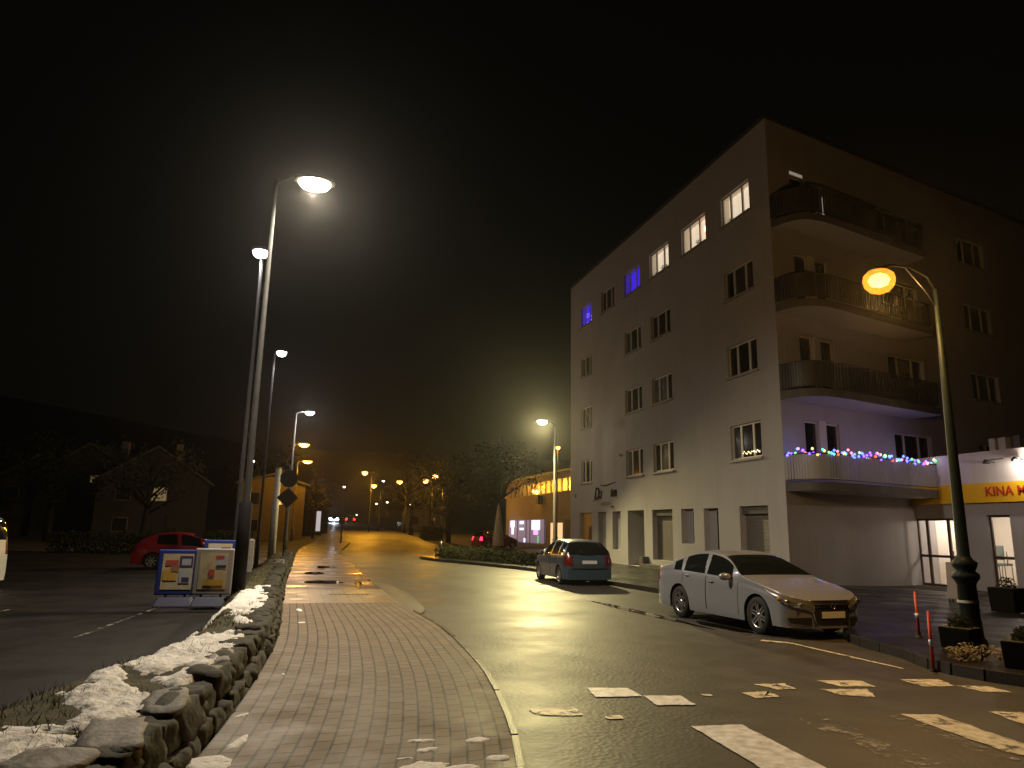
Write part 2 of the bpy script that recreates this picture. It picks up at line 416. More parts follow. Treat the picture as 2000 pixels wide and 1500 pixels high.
KERB_L = [(0.2, 0.5), (0.9, 2.8), (1.6, 5.3), (1.92, 6.8), (2.2, 8.7), (2.33, 10.5), (2.41, 12.7), (2.30, 15.2)]
WALL_L = [(-2.6, 0.5), (-1.15, 3.2), (-0.68, 5.6), (-0.45, 7.75), (-0.30, 10.2), (-0.25, 12.0), (-0.27, 15.2)]
LEFT_FAR = [(2.20, 20.5), (2.15, 24.0), (2.35, 36), (2.65, 52), (4.3, 70), (5.4, 92), (4.6, 120), (3.4, 155), (2.0, 200)]
WALL_FAR = [(-0.36, 20.5), (-0.34, 28), (-0.31, 40), (-0.1, 55), (1.2, 70), (2.2, 92), (1.4, 120), (0.0, 155), (-1.5, 200)]
ROAD_R = [(12, 0), (12.0, 24.0), (12.0, 36), (11.0, 52), (12.3, 70), (13.0, 92), (12.2, 120), (11.0, 155), (9.6, 200)]
ribbon("road", [(0.0, -3), (0.2, 0.5), (1.5, 5.3), (2.2, 12), (2.1, 20.5)] + LEFT_FAR[1:], [(26, -3), (26, 0.5), (24, 5.3), (12.5, 12), (12, 20.5)] + ROAD_R[1:], 0.0, M_road, 1.0, 6)
ribbon("side_street", [(7, 48.0), (14, 50.5), (30, 54), (70, 58)], [(9, 60), (15, 61), (30, 64), (70, 68)], 0.006, M_road, 1.5, 2)
ribbon("sidewalk", WALL_L + [(-0.30, 16.9)], KERB_L + [(2.22, 16.9)], 0.13, M_brick, 0.25, 10)
ribbon("driveway_band", [(-0.30, 16.9), (-0.36, 20.5)], [(2.22, 16.9), (2.2, 20.5)], 0.131, M_band, 0.3, 8)
ribbon("driveway_apron", [(2.22, 15.0), (2.22, 16.9), (2.2, 20.5), (2.15, 23.8)], [(2.42, 15.0), (2.8, 16.9), (2.95, 20.5), (2.8, 23.8)], lambda x, y: max(0.004, 0.128 - max(0, (x-2.22))*0.19), M_road, 0.4, 4)
ribbon("far_pavement", WALL_FAR, LEFT_FAR, 0.125, M_walk_wet, 0.7, 6)

def kerb(name, P, z1=0.145, w=0.065, gaps=True, side=1, m=None):
    mb = MB()
    pts = [Vector((p[0], p[1], 0)) for p in P]
    Q = []
    for i in range(len(pts)-1):
        p0 = pts[max(i-1, 0)]; p1 = pts[i]; p2 = pts[i+1]; p3 = pts[min(i+2, len(pts)-1)]
        nseg = max(2, int((p2-p1).length/0.8))
        for k in range(nseg):
            t = k/nseg
            Q.append(0.5*((2*p1) + (p2-p0)*t + (2*p0-5*p1+4*p2-p3)*t*t + (3*p1-p0-3*p2+p3)*t**3))
    Q.append(pts[-1])
    for i in range(len(Q)-1):
        a, b = Q[i], Q[i+1]; d = (b-a); nrm = Vector((d.y, -d.x, 0)).normalized()*w*side
        d2 = d.normalized()*0.008
        j = random.uniform(-0.006, 0.006)
        za = gz(a.x, a.y); zb = gz(b.x, b.y)
        a2 = a+d2; b2 = b-d2
        ch = nrm*0.82
        mb.hexa([(a2.x, a2.y, za-0.1), (b2.x, b2.y, zb-0.1), (b2.x+nrm.x, b2.y+nrm.y, zb-0.1), (a2.x+nrm.x, a2.y+nrm.y, za-0.1),
                 (a2.x, a2.y, za+z1+j), (b2.x, b2.y, zb+z1+j), (b2.x+ch.x, b2.y+ch.y, zb+z1+j), (a2.x+ch.x, a2.y+ch.y, za+z1+j)])
    return struct(mb, name, m or M_kerb)
kerb("kerb", KERB_L)
kerb("kerb", LEFT_FAR[1:6])

# right hand pavement with its bulb-outs and the sloping forecourt
KERB_R = [(14, 3.6), (11.0, 5.2), (9.3, 6.75), (8.68, 7.7), (8.62, 8.5), (8.95, 9.3), (9.15, 10.4), (9.6, 11.3), (10.35, 12.2), (10.6, 14), (10.6, 20), (10.35, 24), (10.2, 30), (9.6, 33.5), (8.3, 37.5), (7.2, 41), (6.95, 43.5), (7.6, 46), (9.4, 47.6), (14, 49.4), (30, 53)]
def fz(x, y): return 0.13 - 0.2*min(1, max(0, (x-15.5)/7.0))
bm = bmesh.new()
pts = [Vector((p[0], p[1], 0)) for p in KERB_R]
loop = []
for i in range(len(pts)-1):
    p0 = pts[max(i-1, 0)]; p1 = pts[i]; p2 = pts[i+1]; p3 = pts[min(i+2, len(pts)-1)]
    for k in range(5):
        t = k/5
        loop.append(0.5*((2*p1) + (p2-p0)*t + (2*p0-5*p1+4*p2-p3)*t*t + (3*p1-p0-3*p2+p3)*t**3))
loop.append(pts[-1])
mb = MB()
for a, b in zip(loop[:-1], loop[1:]):
    n = 14
    for k in range(n):
        f0 = (k/n); f1 = (k+1)/n
        def ex(p, f):
            tx = 40.0
            # march towards the inside of the block
            ty = p.y if p.y > 12 else p.y + (12-p.y)*0.15
            if p.y > 44: ty = 44 + (p.y-44)*0.5
            x = p.x + (tx-p.x)*f**1.6; y = p.y + (ty-p.y)*f
            return (x, y, fz(x, y) + gz(x, y))
        mb.quad(ex(a, f0), ex(a, f1), ex(b, f1), ex(b, f0))
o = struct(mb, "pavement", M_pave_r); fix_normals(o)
kerb("kerb", KERB_R, side=-1, m=M_kerb_d)

# parking lot on the left
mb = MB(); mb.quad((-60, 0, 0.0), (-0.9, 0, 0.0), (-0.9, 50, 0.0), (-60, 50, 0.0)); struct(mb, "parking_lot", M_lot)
mb = MB(); mb.quad((-3.36, 13.2, 0.004), (-3.28, 13.2, 0.004), (-2.86, 17.6, 0.004), (-2.94, 17.6, 0.004))
mb.quad((-6.1, 13.2, 0.004), (-6.02, 13.2, 0.004), (-5.6, 17.6, 0.004), (-5.68, 17.6, 0.004)); struct(mb, "parking_line", M_paint_f)

# painted markings
def ragged(mb, q, mi=0, n=14, amp=0.035, z=None):
    z = (0.010, 0.008, 0.005)[mi] if z is None else z; amp *= 0.55
    P = []
    for i in range(4):
        a = Vector(q[i]); b = Vector(q[(i+1) % 4])
        for k in range(n):
            p = a.lerp(b, k/n)
            d = noise.noise(Vector((p.x*6, p.y*6, 3.1)))*amp + noise.noise(Vector((p.x*19, p.y*19, 1.1)))*amp*0.6
            nn = Vector((b.y-a.y, -(b.x-a.x))).normalized()
            P.append((p.x+nn.x*d, p.y+nn.y*d, z))
    mb.poly(P, mi)
mb = MB()
ragged(mb, [(3.34, 8.25), (3.80, 8.16), (3.78, 7.74), (3.24, 7.80)])
ragged(mb, [(3.80, 7.76), (4.23, 7.68), (4.17, 7.26), (3.75, 7.31)])
ragged(mb, [(5.45, 8.08), (5.86, 8.05), (5.80, 7.74), (5.55, 7.74)], 1, amp=0.07)
ragged(mb, [(5.01, 7.66), (5.42, 7.70), (5.34, 7.42), (5.02, 7.40)], 1, amp=0.07)
ragged(mb, [(6.40, 8.12), (6.97, 8.02), (6.88, 7.66), (6.45, 7.76)], 1, amp=0.05)
ragged(mb, [(6.08, 7.67), (6.68, 7.58), (6.45, 7.20), (6.10, 7.36)], 1, amp=0.05)
ragged(mb, [(7.54, 7.98), (8.09, 7.88), (7.95, 7.50), (7.5, 7.55)], 1, amp=0.05)
ragged(mb, [(7.96, 7.52), (8.35, 7.40), (8.35, 7.05), (8.0, 7.15)], 1, amp=0.08)
ragged(mb, [(3.02, 7.05), (3.2, 7.02), (3.16, 6.9), (3.02, 6.92)], 1, amp=0.06)
ragged(mb, [(2.35, 7.45), (2.86, 7.4), (2.8, 7.1), (2.40, 7.18)], 1, amp=0.09)
ragged(mb, [(4.5, 7.72), (4.62, 7.70), (4.6, 7.6), (4.5, 7.62)], 1, amp=0.04)
# zebra bars
ragged(mb, [(3.68, 6.50), (4.20, 6.44), (4.04, 4.2), (3.52, 4.3)], 0, n=30, amp=0.03)
ragged(mb, [(6.10, 6.46), (6.50, 6.40), (6.28, 4.6), (5.98, 5.2)], 1, n=30, amp=0.05)
ragged(mb, [(7.14, 6.37), (7.50, 6.28), (7.25, 5.0), (6.95, 5.5)], 1, n=30, amp=0.06)
ragged(mb, [(4.90, 6.52), (5.25, 6.46), (5.05, 4.4), (4.75, 4.4)], 2, n=30, amp=0.09)
ragged(mb, [(5.93, 6.48), (6.10, 6.46), (5.9, 5.0), (5.72, 5.1)], 2, n=30, amp=0.08)
# parking bay edge
ragged(mb, [(7.86, 11.32), (8.16, 10.98), (8.08, 10.88), (7.72, 11.2)], 1, amp=0.02)
ragged(mb, [(8.16, 10.98), (8.24, 8.6), (8.18, 8.6), (8.08, 10.88)], 1, amp=0.02)
ragged(mb, [(7.35, 19.5), (7.43, 19.5), (7.68, 14.5), (7.60, 14.5)], 2, amp=0.04)
struct(mb, "road_marking", [M_paint, M_paint_y, M_paint_f])

M_water = mat("puddle_water", (0.012, 0.011, 0.010), 0.04, spec=0.6, bump=0.04, bscale=6)
mb = MB()
def puddle(cx_, cy_, a, b, ang, z):
    P = []
    for k in range(40):
        t = 2*math.pi*k/40; q = 1+0.35*noise.noise(Vector((math.cos(t)*1.5+cx_*3, math.sin(t)*1.5+cy_, 2)))
        u, w_ = a*q*math.cos(t), b*q*math.sin(t); P.append((cx_+u*math.cos(ang)-w_*math.sin(ang), cy_+u*math.sin(ang)+w_*math.cos(ang), z+gz(cx_, cy_)))
    mb.poly(P)
puddle(1.72, 22.4, 0.10, 1.2, -0.05, 0.129); puddle(0.75, 23.2, 0.55, 0.75, 0, 0.129); puddle(0.5, 27.5, 0.35, 0.8, 0, 0.129); puddle(1.0, 31.5, 0.5, 0.9, 0, 0.129); puddle(7.6, 15.6, 0.16, 2.6, 0.05, 0.004); puddle(8.1, 13.0, 0.2, 0.9, 0.1, 0.004)
struct(mb, "puddle", M_water)

# iron gully in the far pavement and the broken dark gutter by the driveway
mb = MB()
for i in range(9): mb.box(0.75+i*0.11, 18.9, 0.128, 0.83+i*0.11, 19.05, 0.139)
tag(mb.build("drain_grate", M_black), "narrow black iron drain set in the pale band across the sidewalk", "drain")

# ------------------------------------------------------------------ stone wall, bed, snow, grass (left)
def path(P, n):
    P = [Vector((p[0], p[1], 0)) for p in P]; Q = []
    for i in range(len(P)-1):
        p0 = P[max(i-1, 0)]; p1 = P[i]; p2 = P[i+1]; p3 = P[min(i+2, len(P)-1)]
        for k in range(n):
            t = k/n
            Q.append(0.5*((2*p1) + (p2-p0)*t + (2*p0-5*p1+4*p2-p3)*t*t + (3*p1-p0-3*p2+p3)*t**3))
    Q.append(P[-1]); return Q
WP = path([(-2.4, 1.0), (-1.15, 3.2), (-0.70, 5.6), (-0.47, 7.75), (-0.32, 10.2), (-0.27, 12.0), (-0.29, 15.2), (-0.33, 18), (-0.38, 22), (-0.36, 30), (-0.33, 40)], 24)
WD = [0]
for a, b in zip(WP[:-1], WP[1:]): WD.append(WD[-1]+(b-a).length)
def wall_at(s):
    s = min(max(s, 0), WD[-1]-1e-4)
    lo = 0
    while WD[lo+1] < s: lo += 1
    f = (s-WD[lo])/(WD[lo+1]-WD[lo]); p = WP[lo].lerp(WP[lo+1], f)
    t = (WP[min(lo+3, len(WP)-1)]-WP[max(lo-2, 0)]).normalized()
    return p, t, Vector((-t.y, t.x, 0))      # n points left, away from the sidewalk
def stone(mb, c, ax, ay, az, mi, seed):
    """An irregular block: a subdivided cube pushed towards a rounded, lumpy shape."""
    k = len(mb.v); N = 6; idx = {}
    for i in range(N+1):
        for j in range(N+1):
            for l in range(N+1):
                if i in (0, N) or j in (0, N) or l in (0, N):
                    u = Vector((i/N*2-1, j/N*2-1, l/N*2-1))
                    r = u.length; sph = u.normalized()
                    u = u.lerp(sph*1.15, 0.42)
                    nz = noise.noise(u*1.3 + Vector((seed*3.7, seed*1.3, 0)))*0.32 + noise.noise(u*3 + Vector((seed, 0, 9)))*0.10
                    u = u*(1+nz)
                    idx[(i, j, l)] = len(mb.v)
                    mb.v.append(tuple(Vector(c) + ax*u.x + ay*u.y + az*u.z))
    def f(a, b, c2, d): mb.face((idx[a], idx[b], idx[c2], idx[d]), mi, True)
    for i in range(N):
        for j in range(N):
            f((i, j, 0), (i, j+1, 0), (i+1, j+1, 0), (i+1, j, 0)); f((i, j, N), (i+1, j, N), (i+1, j+1, N), (i, j+1, N))
            f((i, 0, j), (i+1, 0, j), (i+1, 0, j+1), (i, 0, j+1)); f((i, N, j), (i, N, j+1), (i+1, N, j+1), (i+1, N, j))
            f((0, i, j), (0, i, j+1), (0, i+1, j+1), (0, i+1, j)); f((N, i, j), (N, i+1, j), (N, i+1, j+1), (N, i, j+1))
WALL_TOP = 0.45
mb = MB(); sd = 0
for course in range(2):
    s = 0.0
    while s < WD[-1]-0.3:
        ln = random.uniform(0.30, 0.62); p, t, n = wall_at(s+ln/2)
        hgt = random.uniform(0.15, 0.20)
        zc = 0.07 + course*0.21 + random.uniform(-0.02, 0.02)
        off = 0.16 + course*0.10 + random.uniform(-0.02, 0.03)
        sd += 1
        up = Vector((0, 0, 1)) + n*0.15
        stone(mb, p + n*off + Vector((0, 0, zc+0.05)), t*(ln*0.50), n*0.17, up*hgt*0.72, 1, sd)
        s += ln*0.92
# flat lighter cap stones near the viewer
for s0, off, ln, wd, z in [(4.15, 0.48, 0.24, 0.20, 0.45), (4.75, 0.33, 0.42, 0.19, 0.43), (5.65, 0.31, 0.36, 0.17, 0.43), (6.9, 0.30, 0.30, 0.14, 0.42), (7.7, 0.30, 0.36, 0.13, 0.41), (3.6, 0.90, 0.3, 0.2, 0.40), (5.0, 1.15, 0.25, 0.17, 0.40), (9.2, 0.26, 0.30, 0.12, 0.41), (10.5, 0.28, 0.32, 0.12, 0.41), (13, 0.3, 0.3, 0.13, 0.41), (27, 0.35, 0.35, 0.2, 0.5), (28.2, 0.4, 0.4, 0.2, 0.52), (29.2, 0.35, 0.3, 0.2, 0.5)]:
    p, t, n = wall_at(s0); sd += 1; a = random.uniform(-0.35, 0.35)
    t2 = t*math.cos(a)+n*math.sin(a); n2 = n*math.cos(a)-t*math.sin(a)
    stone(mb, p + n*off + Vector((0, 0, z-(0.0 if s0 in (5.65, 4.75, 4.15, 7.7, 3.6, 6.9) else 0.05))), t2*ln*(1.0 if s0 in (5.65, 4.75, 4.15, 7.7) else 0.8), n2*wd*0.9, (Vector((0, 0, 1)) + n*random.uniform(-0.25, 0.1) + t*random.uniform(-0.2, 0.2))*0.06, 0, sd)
tag(mb.build("stone_wall", [M_stone, M_stone_m]), "low dry stone wall of rough boulders curving along the brick sidewalk", "wall")

def bed_z(s, w, width):
    p, t, n = wall_at(s); f = w/width
    e = min(1, f/0.10) * (1 - max(0, (f-0.62)/0.38)**1.6)
    q = p+n*(0.16+w)
    return p + n*(0.16+w), 0.0 + 0.43*e + 0.05*noise.noise(Vector((q.x*1.6, q.y*1.6, 0)))*e + 0.02*noise.noise(Vector((q.x*6, q.y*6, 2)))
def bed_w(s): return (1.05 if s > 9 else 1.05+0.95*min(1, (9-s)/3.6)) + 0.22*noise.noise(Vector((s*0.4, 0, 7)))
mb = MB(); NS = int(WD[-1]/0.09); NW = 16
for i in range(NS+1):
    s = WD[-1]*i/NS
    for j in range(NW+1):
        q, z = bed_z(s, bed_w(s)*j/NW, bed_w(s)); mb.v.append((q.x, q.y, z))
for i in range(NS):
    for j in range(NW):
        a = i*(NW+1)+j; mb.face((a, a+1, a+NW+2, a+NW+1), 0, True)
struct(mb, "planting_bed", M_soil)

# snow: separate raised sheet only where it lies
def in_snow(x, y):
    v = -1.0
    for cx_, cy_, a, b, ang in SNOW:
        dx, dy = x-cx_, y-cy_; ca, sa = math.cos(ang), math.sin(ang)
        u = (dx*ca+dy*sa)/a; w = (-dx*sa+dy*ca)/b
        v = max(v, 1 - math.sqrt(u*u+w*w))
    return v + 0.42*noise.noise(Vector((x*3.3, y*3.3, 5))) + 0.26*noise.noise(Vector((x*9, y*9, 8))) + 0.10*noise.noise(Vector((x*23, y*23, 1)))
def snow_mesh(name, zf, x0, x1, y0, y1, st, label, cat, h=0.035, thr=0.0):
    mb = MB(); nx = int((x1-x0)/st); ny = int((y1-y0)/st); ids = {}; val = {}; dead = set()
    for j in range(ny+1):
        for i in range(nx+1):
            val[i, j] = in_snow(x0+i*st, y0+j*st) - thr
    def vid(i, j):
        if (i, j) not in ids:
            x, y = x0+i*st, y0+j*st
            z0 = zf(x, y)
            if z0 is None: z0 = 0.0; dead.add((i, j))
            v = val[i, j]
            lump = 0.6 + 0.5*noise.noise(Vector((x*11, y*11, 4))) + 0.35*noise.noise(Vector((x*27, y*27, 6)))
            ids[i, j] = len(mb.v); mb.v.append((x, y, z0 + (-0.02 if v <= 0 else h*min(1, v/0.28)**0.6*lump)))
        return ids[i, j]
    for j in range(ny):
        for i in range(nx):
            q = [(i, j), (i+1, j), (i+1, j+1), (i, j+1)]
            if max(val[k] for k in q) > 0:
                f = tuple(vid(*k) for k in q)
                if not any(k in dead for k in q): mb.face(f, 0, True)
    return tag(mb.build(name, M_snow), label, cat, kind='stuff')
def nearest_bed(x, y):
    best = None
    lo, hi = 0.0, WD[-1]
    s = max(0, min(WD[-1], y))          # the wall runs mostly along y
    for it in range(3):
        p, t, n = wall_at(s); s = max(0.0, min(WD[-1], s + (Vector((x, y, 0))-p).dot(t)))
    p, t, n = wall_at(s); w = (Vector((x, y, 0))-p).dot(n) - 0.16
    return s, w
def bz(x, y):
    s, w = nearest_bed(x, y)
    if w < -0.02: return None
    w = max(0.0, w)
    W_ = bed_w(s)
    return bed_z(s, min(w, W_), W_)[1] + (0 if w <= W_ else -0.1)
SNOW = [(-1.02, 8.9, 0.55, 1.35, -0.12), (-0.72, 15.0, 0.42, 2.8, -0.02), (-1.85, 5.0, 0.75, 0.95, 0.35), (-2.3, 6.2, 0.3, 0.3, 0.2), (-1.38, 6.65, 0.30, 0.5, 0.6), (-1.10, 6.0, 0.22, 0.46, -0.7), (-1.55, 7.4, 0.16, 0.3, 0.2),
        (-1.25, 13.2, 0.14, 0.8, -0.1), (-1.45, 9.9, 0.14, 0.5, -0.4), (-0.72, 11.3, 0.12, 0.35, 0.3), (-0.95, 7.25, 0.2, 0.25, 0.2), (-0.75, 32, 0.25, 1.5, 0.0), (-0.8, 27, 0.3, 1.0, 0.0), (-2.2, 4.0, 0.5, 0.6, 0.2)]
snow_mesh("snow", bz, -3.2, -0.2, 3.2, 18.4, 0.035, "patches of old white snow lying on the stone edged planting bed", "snow", 0.06)
SNOW = [(-0.50, 5.86, 0.17, 0.22, 0.3), (-0.36, 6.38, 0.06, 0.24, -0.3), (-0.40, 7.2, 0.04, 0.13, -0.6), (1.04, 6.10, 0.10, 0.05, 0), (1.04, 5.85, 0.09, 0.05, 0.3), (1.46, 6.02, 0.13, 0.08, 0.1), (0.94, 5.45, 0.22, 0.16, 0.4), (1.18, 5.35, 0.16, 0.1, 0.2), (1.52, 5.55, 0.1, 0.07, 0), (0.85, 5.68, 0.08, 0.04, 0), (-0.1, 9.0, 0.03, 0.07, 0), (0.05, 15.6, 0.05, 0.25, 0.1), (0.1, 13.6, 0.07, 0.08, 0), (1.3, 5.1, 0.2, 0.08, 0.5)]
snow_mesh("snow", lambda x, y: 0.131, -0.9, 1.75, 4.7, 16.2, 0.022, "thin scraps of trodden snow left on the brick sidewalk", "snow", 0.010, 0.02)

mb = MB()
for k in range(15000):
    s = 1.2 + (WD[-1]-1.6)*random.random()**1.7; W_ = bed_w(s); w = random.uniform(-0.06, W_*0.98)
    q, z = bed_z(s, max(0.0, w), W_)
    if noise.noise(Vector((q.x*1.3, q.y*1.3, 3))) < -0.02: continue
    h = random.uniform(0.03, 0.10); a = random.uniform(0, 6.28); bw = random.uniform(0.003, 0.007)
    lean = Vector((random.uniform(-1, 1), random.uniform(-1, 1), 0))*h*0.7
    d = Vector((math.cos(a), math.sin(a), 0))*bw
    b = Vector((q.x, q.y, z-0.01))
    k0 = len(mb.v); mb.v += [tuple(b-d), tuple(b+d), tuple(b+lean+Vector((0, 0, h)))]; mb.face((k0, k0+1, k0+2))
tag(mb.build("grass", M_grass), kind='stuff')

# ------------------------------------------------------------------ apartment tower
C0 = Vector((16.74, 22.27, 0)); ANG = R(13)
U = Vector((math.cos(ANG), math.sin(ANG), 0)); NRM = Vector((math.sin(ANG), -math.cos(ANG), 0))   # along / out of the right face
TOPZ = 18.35; BASE = -0.15
tower = thing("apartment_building", "five storey grey rendered corner block with curved balconies and three part windows", "building", (C0.x, C0.y, 0))
def panel_wall(mb, org, ux, out, length, z0, z1, holes, depth=0.14, mi=0):
    """Wall sheet along ux from org with rectangular openings (a0,a1,z0,z1) and their reveals."""
    A = sorted(set([0, length] + [h[0] for h in holes] + [h[1] for h in holes])); Z = sorted(set([z0, z1] + [h[2] for h in holes] + [h[3] for h in holes]))
    P = lambda a, z, d=0: tuple(org + ux*a + Vector((0, 0, z)) - out*d)
    for i in range(len(A)-1):
        for j in range(len(Z)-1):
            am, zm = (A[i]+A[i+1])/2, (Z[j]+Z[j+1])/2
            if any(h[0] < am < h[1] and h[2] < zm < h[3] for h in holes): continue
            mb.quad(P(A[i], Z[j]), P(A[i+1], Z[j]), P(A[i+1], Z[j+1]), P(A[i], Z[j+1]), mi)
    for h in holes:
        d = h[4] if len(h) > 4 else depth
        a0, a1, b0, b1 = h[:4]
        mb.quad(P(a0, b0), P(a0, b0, d), P(a0, b1, d), P(a0, b1), mi); mb.quad(P(a1, b0), P(a1, b1), P(a1, b1, d), P(a1, b0, d), mi)
        mb.quad(P(a0, b1), P(a0, b1, d), P(a1, b1, d), P(a1, b1), mi); mb.quad(P(a0, b0), P(a1, b0), P(a1, b0, d), P(a0, b0, d), mi)
# openings of the street face: a is metres from the corner along +y
cols = {'A': (1.28, 3.36), 'B': (4.66, 6.84), 'C': (8.16, 10.24), 'D': (11.40, 13.46), 'E': (14.85, 16.75), 'F': (18.35, 20.15)}
rows = {4: (15.0, 16.35), 3: (11.6, 12.88), 2: (8.22, 9.55), 1: (4.77, 6.18)}
win_l = []
for rz_, cs in ((4, 'ABCDEF'), (3, 'ACDF'), (2, 'ACDF'), (1, 'ACDF')):
    for c in cs: win_l.append((c, rz_, cols[c][0], cols[c][1], rows[rz_][0], rows[rz_][1]))
G = [('amber', 18.35, 20.4, 0.2, 2.93), ('niche', 16.25, 17.4, 0.6, 2.94), ('niche', 14.25, 15.35, 0.85, 2.93), ('passage', 11.4, 13.35, 0.1, 2.94), ('shutter', 8.45, 10.5, 0.5, 2.92), ('niche', 6.5, 7.62, 1.35, 2.9), ('niche', 4.5, 5.65, 0.55, 2.88), ('shutter', 1.1, 2.95, 0.12, 2.9)]
holes = [(w[2], w[3], w[4], w[5]) for w in win_l] + [(g[1], g[2], g[3], g[4], 0.35 if g[0] != 'passage' else 1.6) for g in G]
wl_ = MB(); VY = Vector((0, 1, 0)); VXm = Vector((-1, 0, 0))
panel_wall(wl_, Vector((0, 0, 0)), VY, VXm, 22.05, BASE, TOPZ, holes)
wr_holes = []
pairs = [(1.25, 2.08), (2.46, 3.29)]
for k in range(4):
    zb = 3.80 + 3.37*k
    for a, b in pairs: wr_holes.append((a, b, zb+0.15, zb+2.3))
    wr_holes.append((6.75, 9.3, zb+1.2, zb+2.3))
    wr_holes.append((13.0, 15.3, zb+1.0, zb+2.3))
RL = 25.0
panel_wall(wl_, Vector((0, 0, 0)), U, NRM, RL, BASE, TOPZ, wr_holes)
e1 = U*RL; e2 = Vector((e1.x, 22.05, 0))
wl_.quad((e1.x, e1.y, BASE), (e2.x, e2.y, BASE), (e2.x, e2.y, TOPZ), (e1.x, e1.y, TOPZ)); wl_.quad((e2.x, e2.y, BASE), (0, 22.05, BASE), (0, 22.05, TOPZ), (e2.x, e2.y, TOPZ))
wl_.build("wall", M_plaster, tower)
rf = MB()
ov = [(-0.10, -0.12), (e1.x+0.1, e1.y-0.12), (e2.x+0.1, e2.y+0.1), (-0.10, 22.15)]
rf.hexa([(p[0], p[1], TOPZ+0.002) for p in ov] + [(p[0], p[1], TOPZ+0.12) for p in ov])
rf.build("roof", M_roofm, tower)
# a grey base course, slightly proud of the wall
pl = MB()
wrand = random.Random(4)
M_glass_c = mat("curtained_glass", (0.05, 0.047, 0.045), 0.25, var=0.25, vscale=3, coat=0.8, wave=(7, 'Y', 0.5))
def window(org, ux, out, a0, a1, z0, z1, kind, parent, parts=3, sill=True, deep=0.10):
    P = lambda a, z, d=0: org + ux*a + Vector((0, 0, z)) - out*d
    f = MB(); t = 0.07; dp = 0.06
    def bar(x0, x1, y0, y1): f.obox(P(x0, y0, deep), ux*(x1-x0), -out*dp, Vector((0, 0, y1-y0)))
    w = a1-a0
    bar(a0, a0+t, z0, z1); bar(a1-t, a1, z0, z1); bar(a0+t, a1-t, z0, z0+t); bar(a0+t, a1-t, z1-t, z1)
    cuts = {3: (0.30, 0.70), 2: (0.5,), 1: ()}[parts]
    edges = [a0+t] + sum([[a0+w*c-t*0.75, a0+w*c+t*0.75] for c in cuts], []) + [a1-t]
    for c in cuts: bar(a0+w*c-t*0.75, a0+w*c+t*0.75, z0+t, z1-t)
    fo = f.build("window", M_frame_w, parent)
    g = MB()
    mt = {'dark': M_glass_d, 'lit': M_lit, 'blue': M_blue_lit}[kind]
    if kind == 'dark':
        for i in range(0, len(edges), 2):
            pm = 1 if wrand.random() < 0.35 else 0
            g.quad(P(edges[i], z0+t, deep+0.04), P(edges[i+1], z0+t, deep+0.04), P(edges[i+1], z1-t, deep+0.04), P(edges[i], z1-t, deep+0.04), pm)
        g.build("pane", [mt, M_glass_c], fo)
        # pale curtain edge seen behind some panes
    else:
        n = 24
        for i in range(n):
            x0, x1 = a0+w*i/n, a0+w*(i+1)/n
            d0 = 0.42+0.04*math.sin(i*1.9); d1 = 0.42+0.04*math.sin((i+1)*1.9)
            g.quad(P(x0, z0, d0), P(x1, z0, d1), P(x1, z1, d1), P(x0, z1, d0))
        g.build("curtain", mt, fo)
        bx = MB()
        for (xa, za, xb, zb) in ((a0, z0, a1, z0), (a0, z1, a1, z1), (a0, z0, a0, z1), (a1, z0, a1, z1)):
            bx.quad(P(xa, za, deep+0.06), P(xb, zb, deep+0.06), P(xb, zb, 0.47), P(xa, za, 0.47))
        bx.build("inner_reveal", M_white_in, fo)
    if sill:
        s = MB(); s.obox(P(a0-0.06, z0-0.10, 0.05), ux*(w+0.12), out*0.14, Vector((0, 0, 0.085))); s.build("sill", M_sill, fo)
    return fo
for c, r_, a0, a1, z0, z1 in win_l:
    kind = 'dark'
    if r_ == 4 and c in 'ABC': kind = 'lit'
    if r_ == 4 and c in 'DF': kind = 'blue'
    fo = window(Vector((0, 0, 0)), VY, VXm, a0, a1, z0, z1, kind, tower)
    if r_ == 4:
        fo["label"] = {'A': "lit window next to the corner, with a plant inside", 'B': "lit window with a star lamp", 'C': "lit window with plants on its sill", 'D': "window glowing deep blue", 'E': "unlit top window", 'F': "blue glowing window with fairy bulbs"}[c]
# sill ornaments behind the lit panes
orn = MB()
def leafball(mb, c, r, n=60, s=0.05):
    for k in range(n):
        d = Vector((random.gauss(0, 1), random.gauss(0, 1), random.gauss(0, 1))).normalized()*r*random.random()**0.4
        p = Vector(c)+d; a = Vector((random.gauss(0, 1), random.gauss(0, 1), random.gauss(0, 1))).normalized()*s; b = a.orthogonal().normalized()*s*0.6
        mb.quad(p-a, p+b, p+a, p-b)
for (y, z, r) in ((3.0, 15.28, 0.13), (9.95, 15.2, 0.13), (9.2, 15.3, 0.15), (8.85, 15.25, 0.12), (5.75, 15.35, 0.16)):
    orn = MB(); leafball(orn, (0.28, y, z), r, 50, 0.05); orn.lathe([(0.06, 15.0), (0.08, 15.12)], 8, (0.28, y, 0)); orn.build("potted_plant", M_leaf, tower)
star = MB()
for k in range(7):
    a = k*math.pi*2/7
    star.tube([(0.24, 5.0, 15.75), (0.24, 5.0+0.2*math.cos(a), 15.75+0.2*math.sin(a))], [0.06, 0.005], 5)
star.build("star_lamp", lens_mat("star_glow", (1.0, 0.45, 0.35), 4), tower)
for k in range(26):
    bl = MB(); bl.lathe([(0.001, -0.03), (0.028, 0), (0.001, 0.03)], 6, (0.25, 18.9+random.uniform(0, 0.8), 15.1+random.uniform(0, 0.75))); bl.build("fairy_bulb", M_blue_bulb, tower)
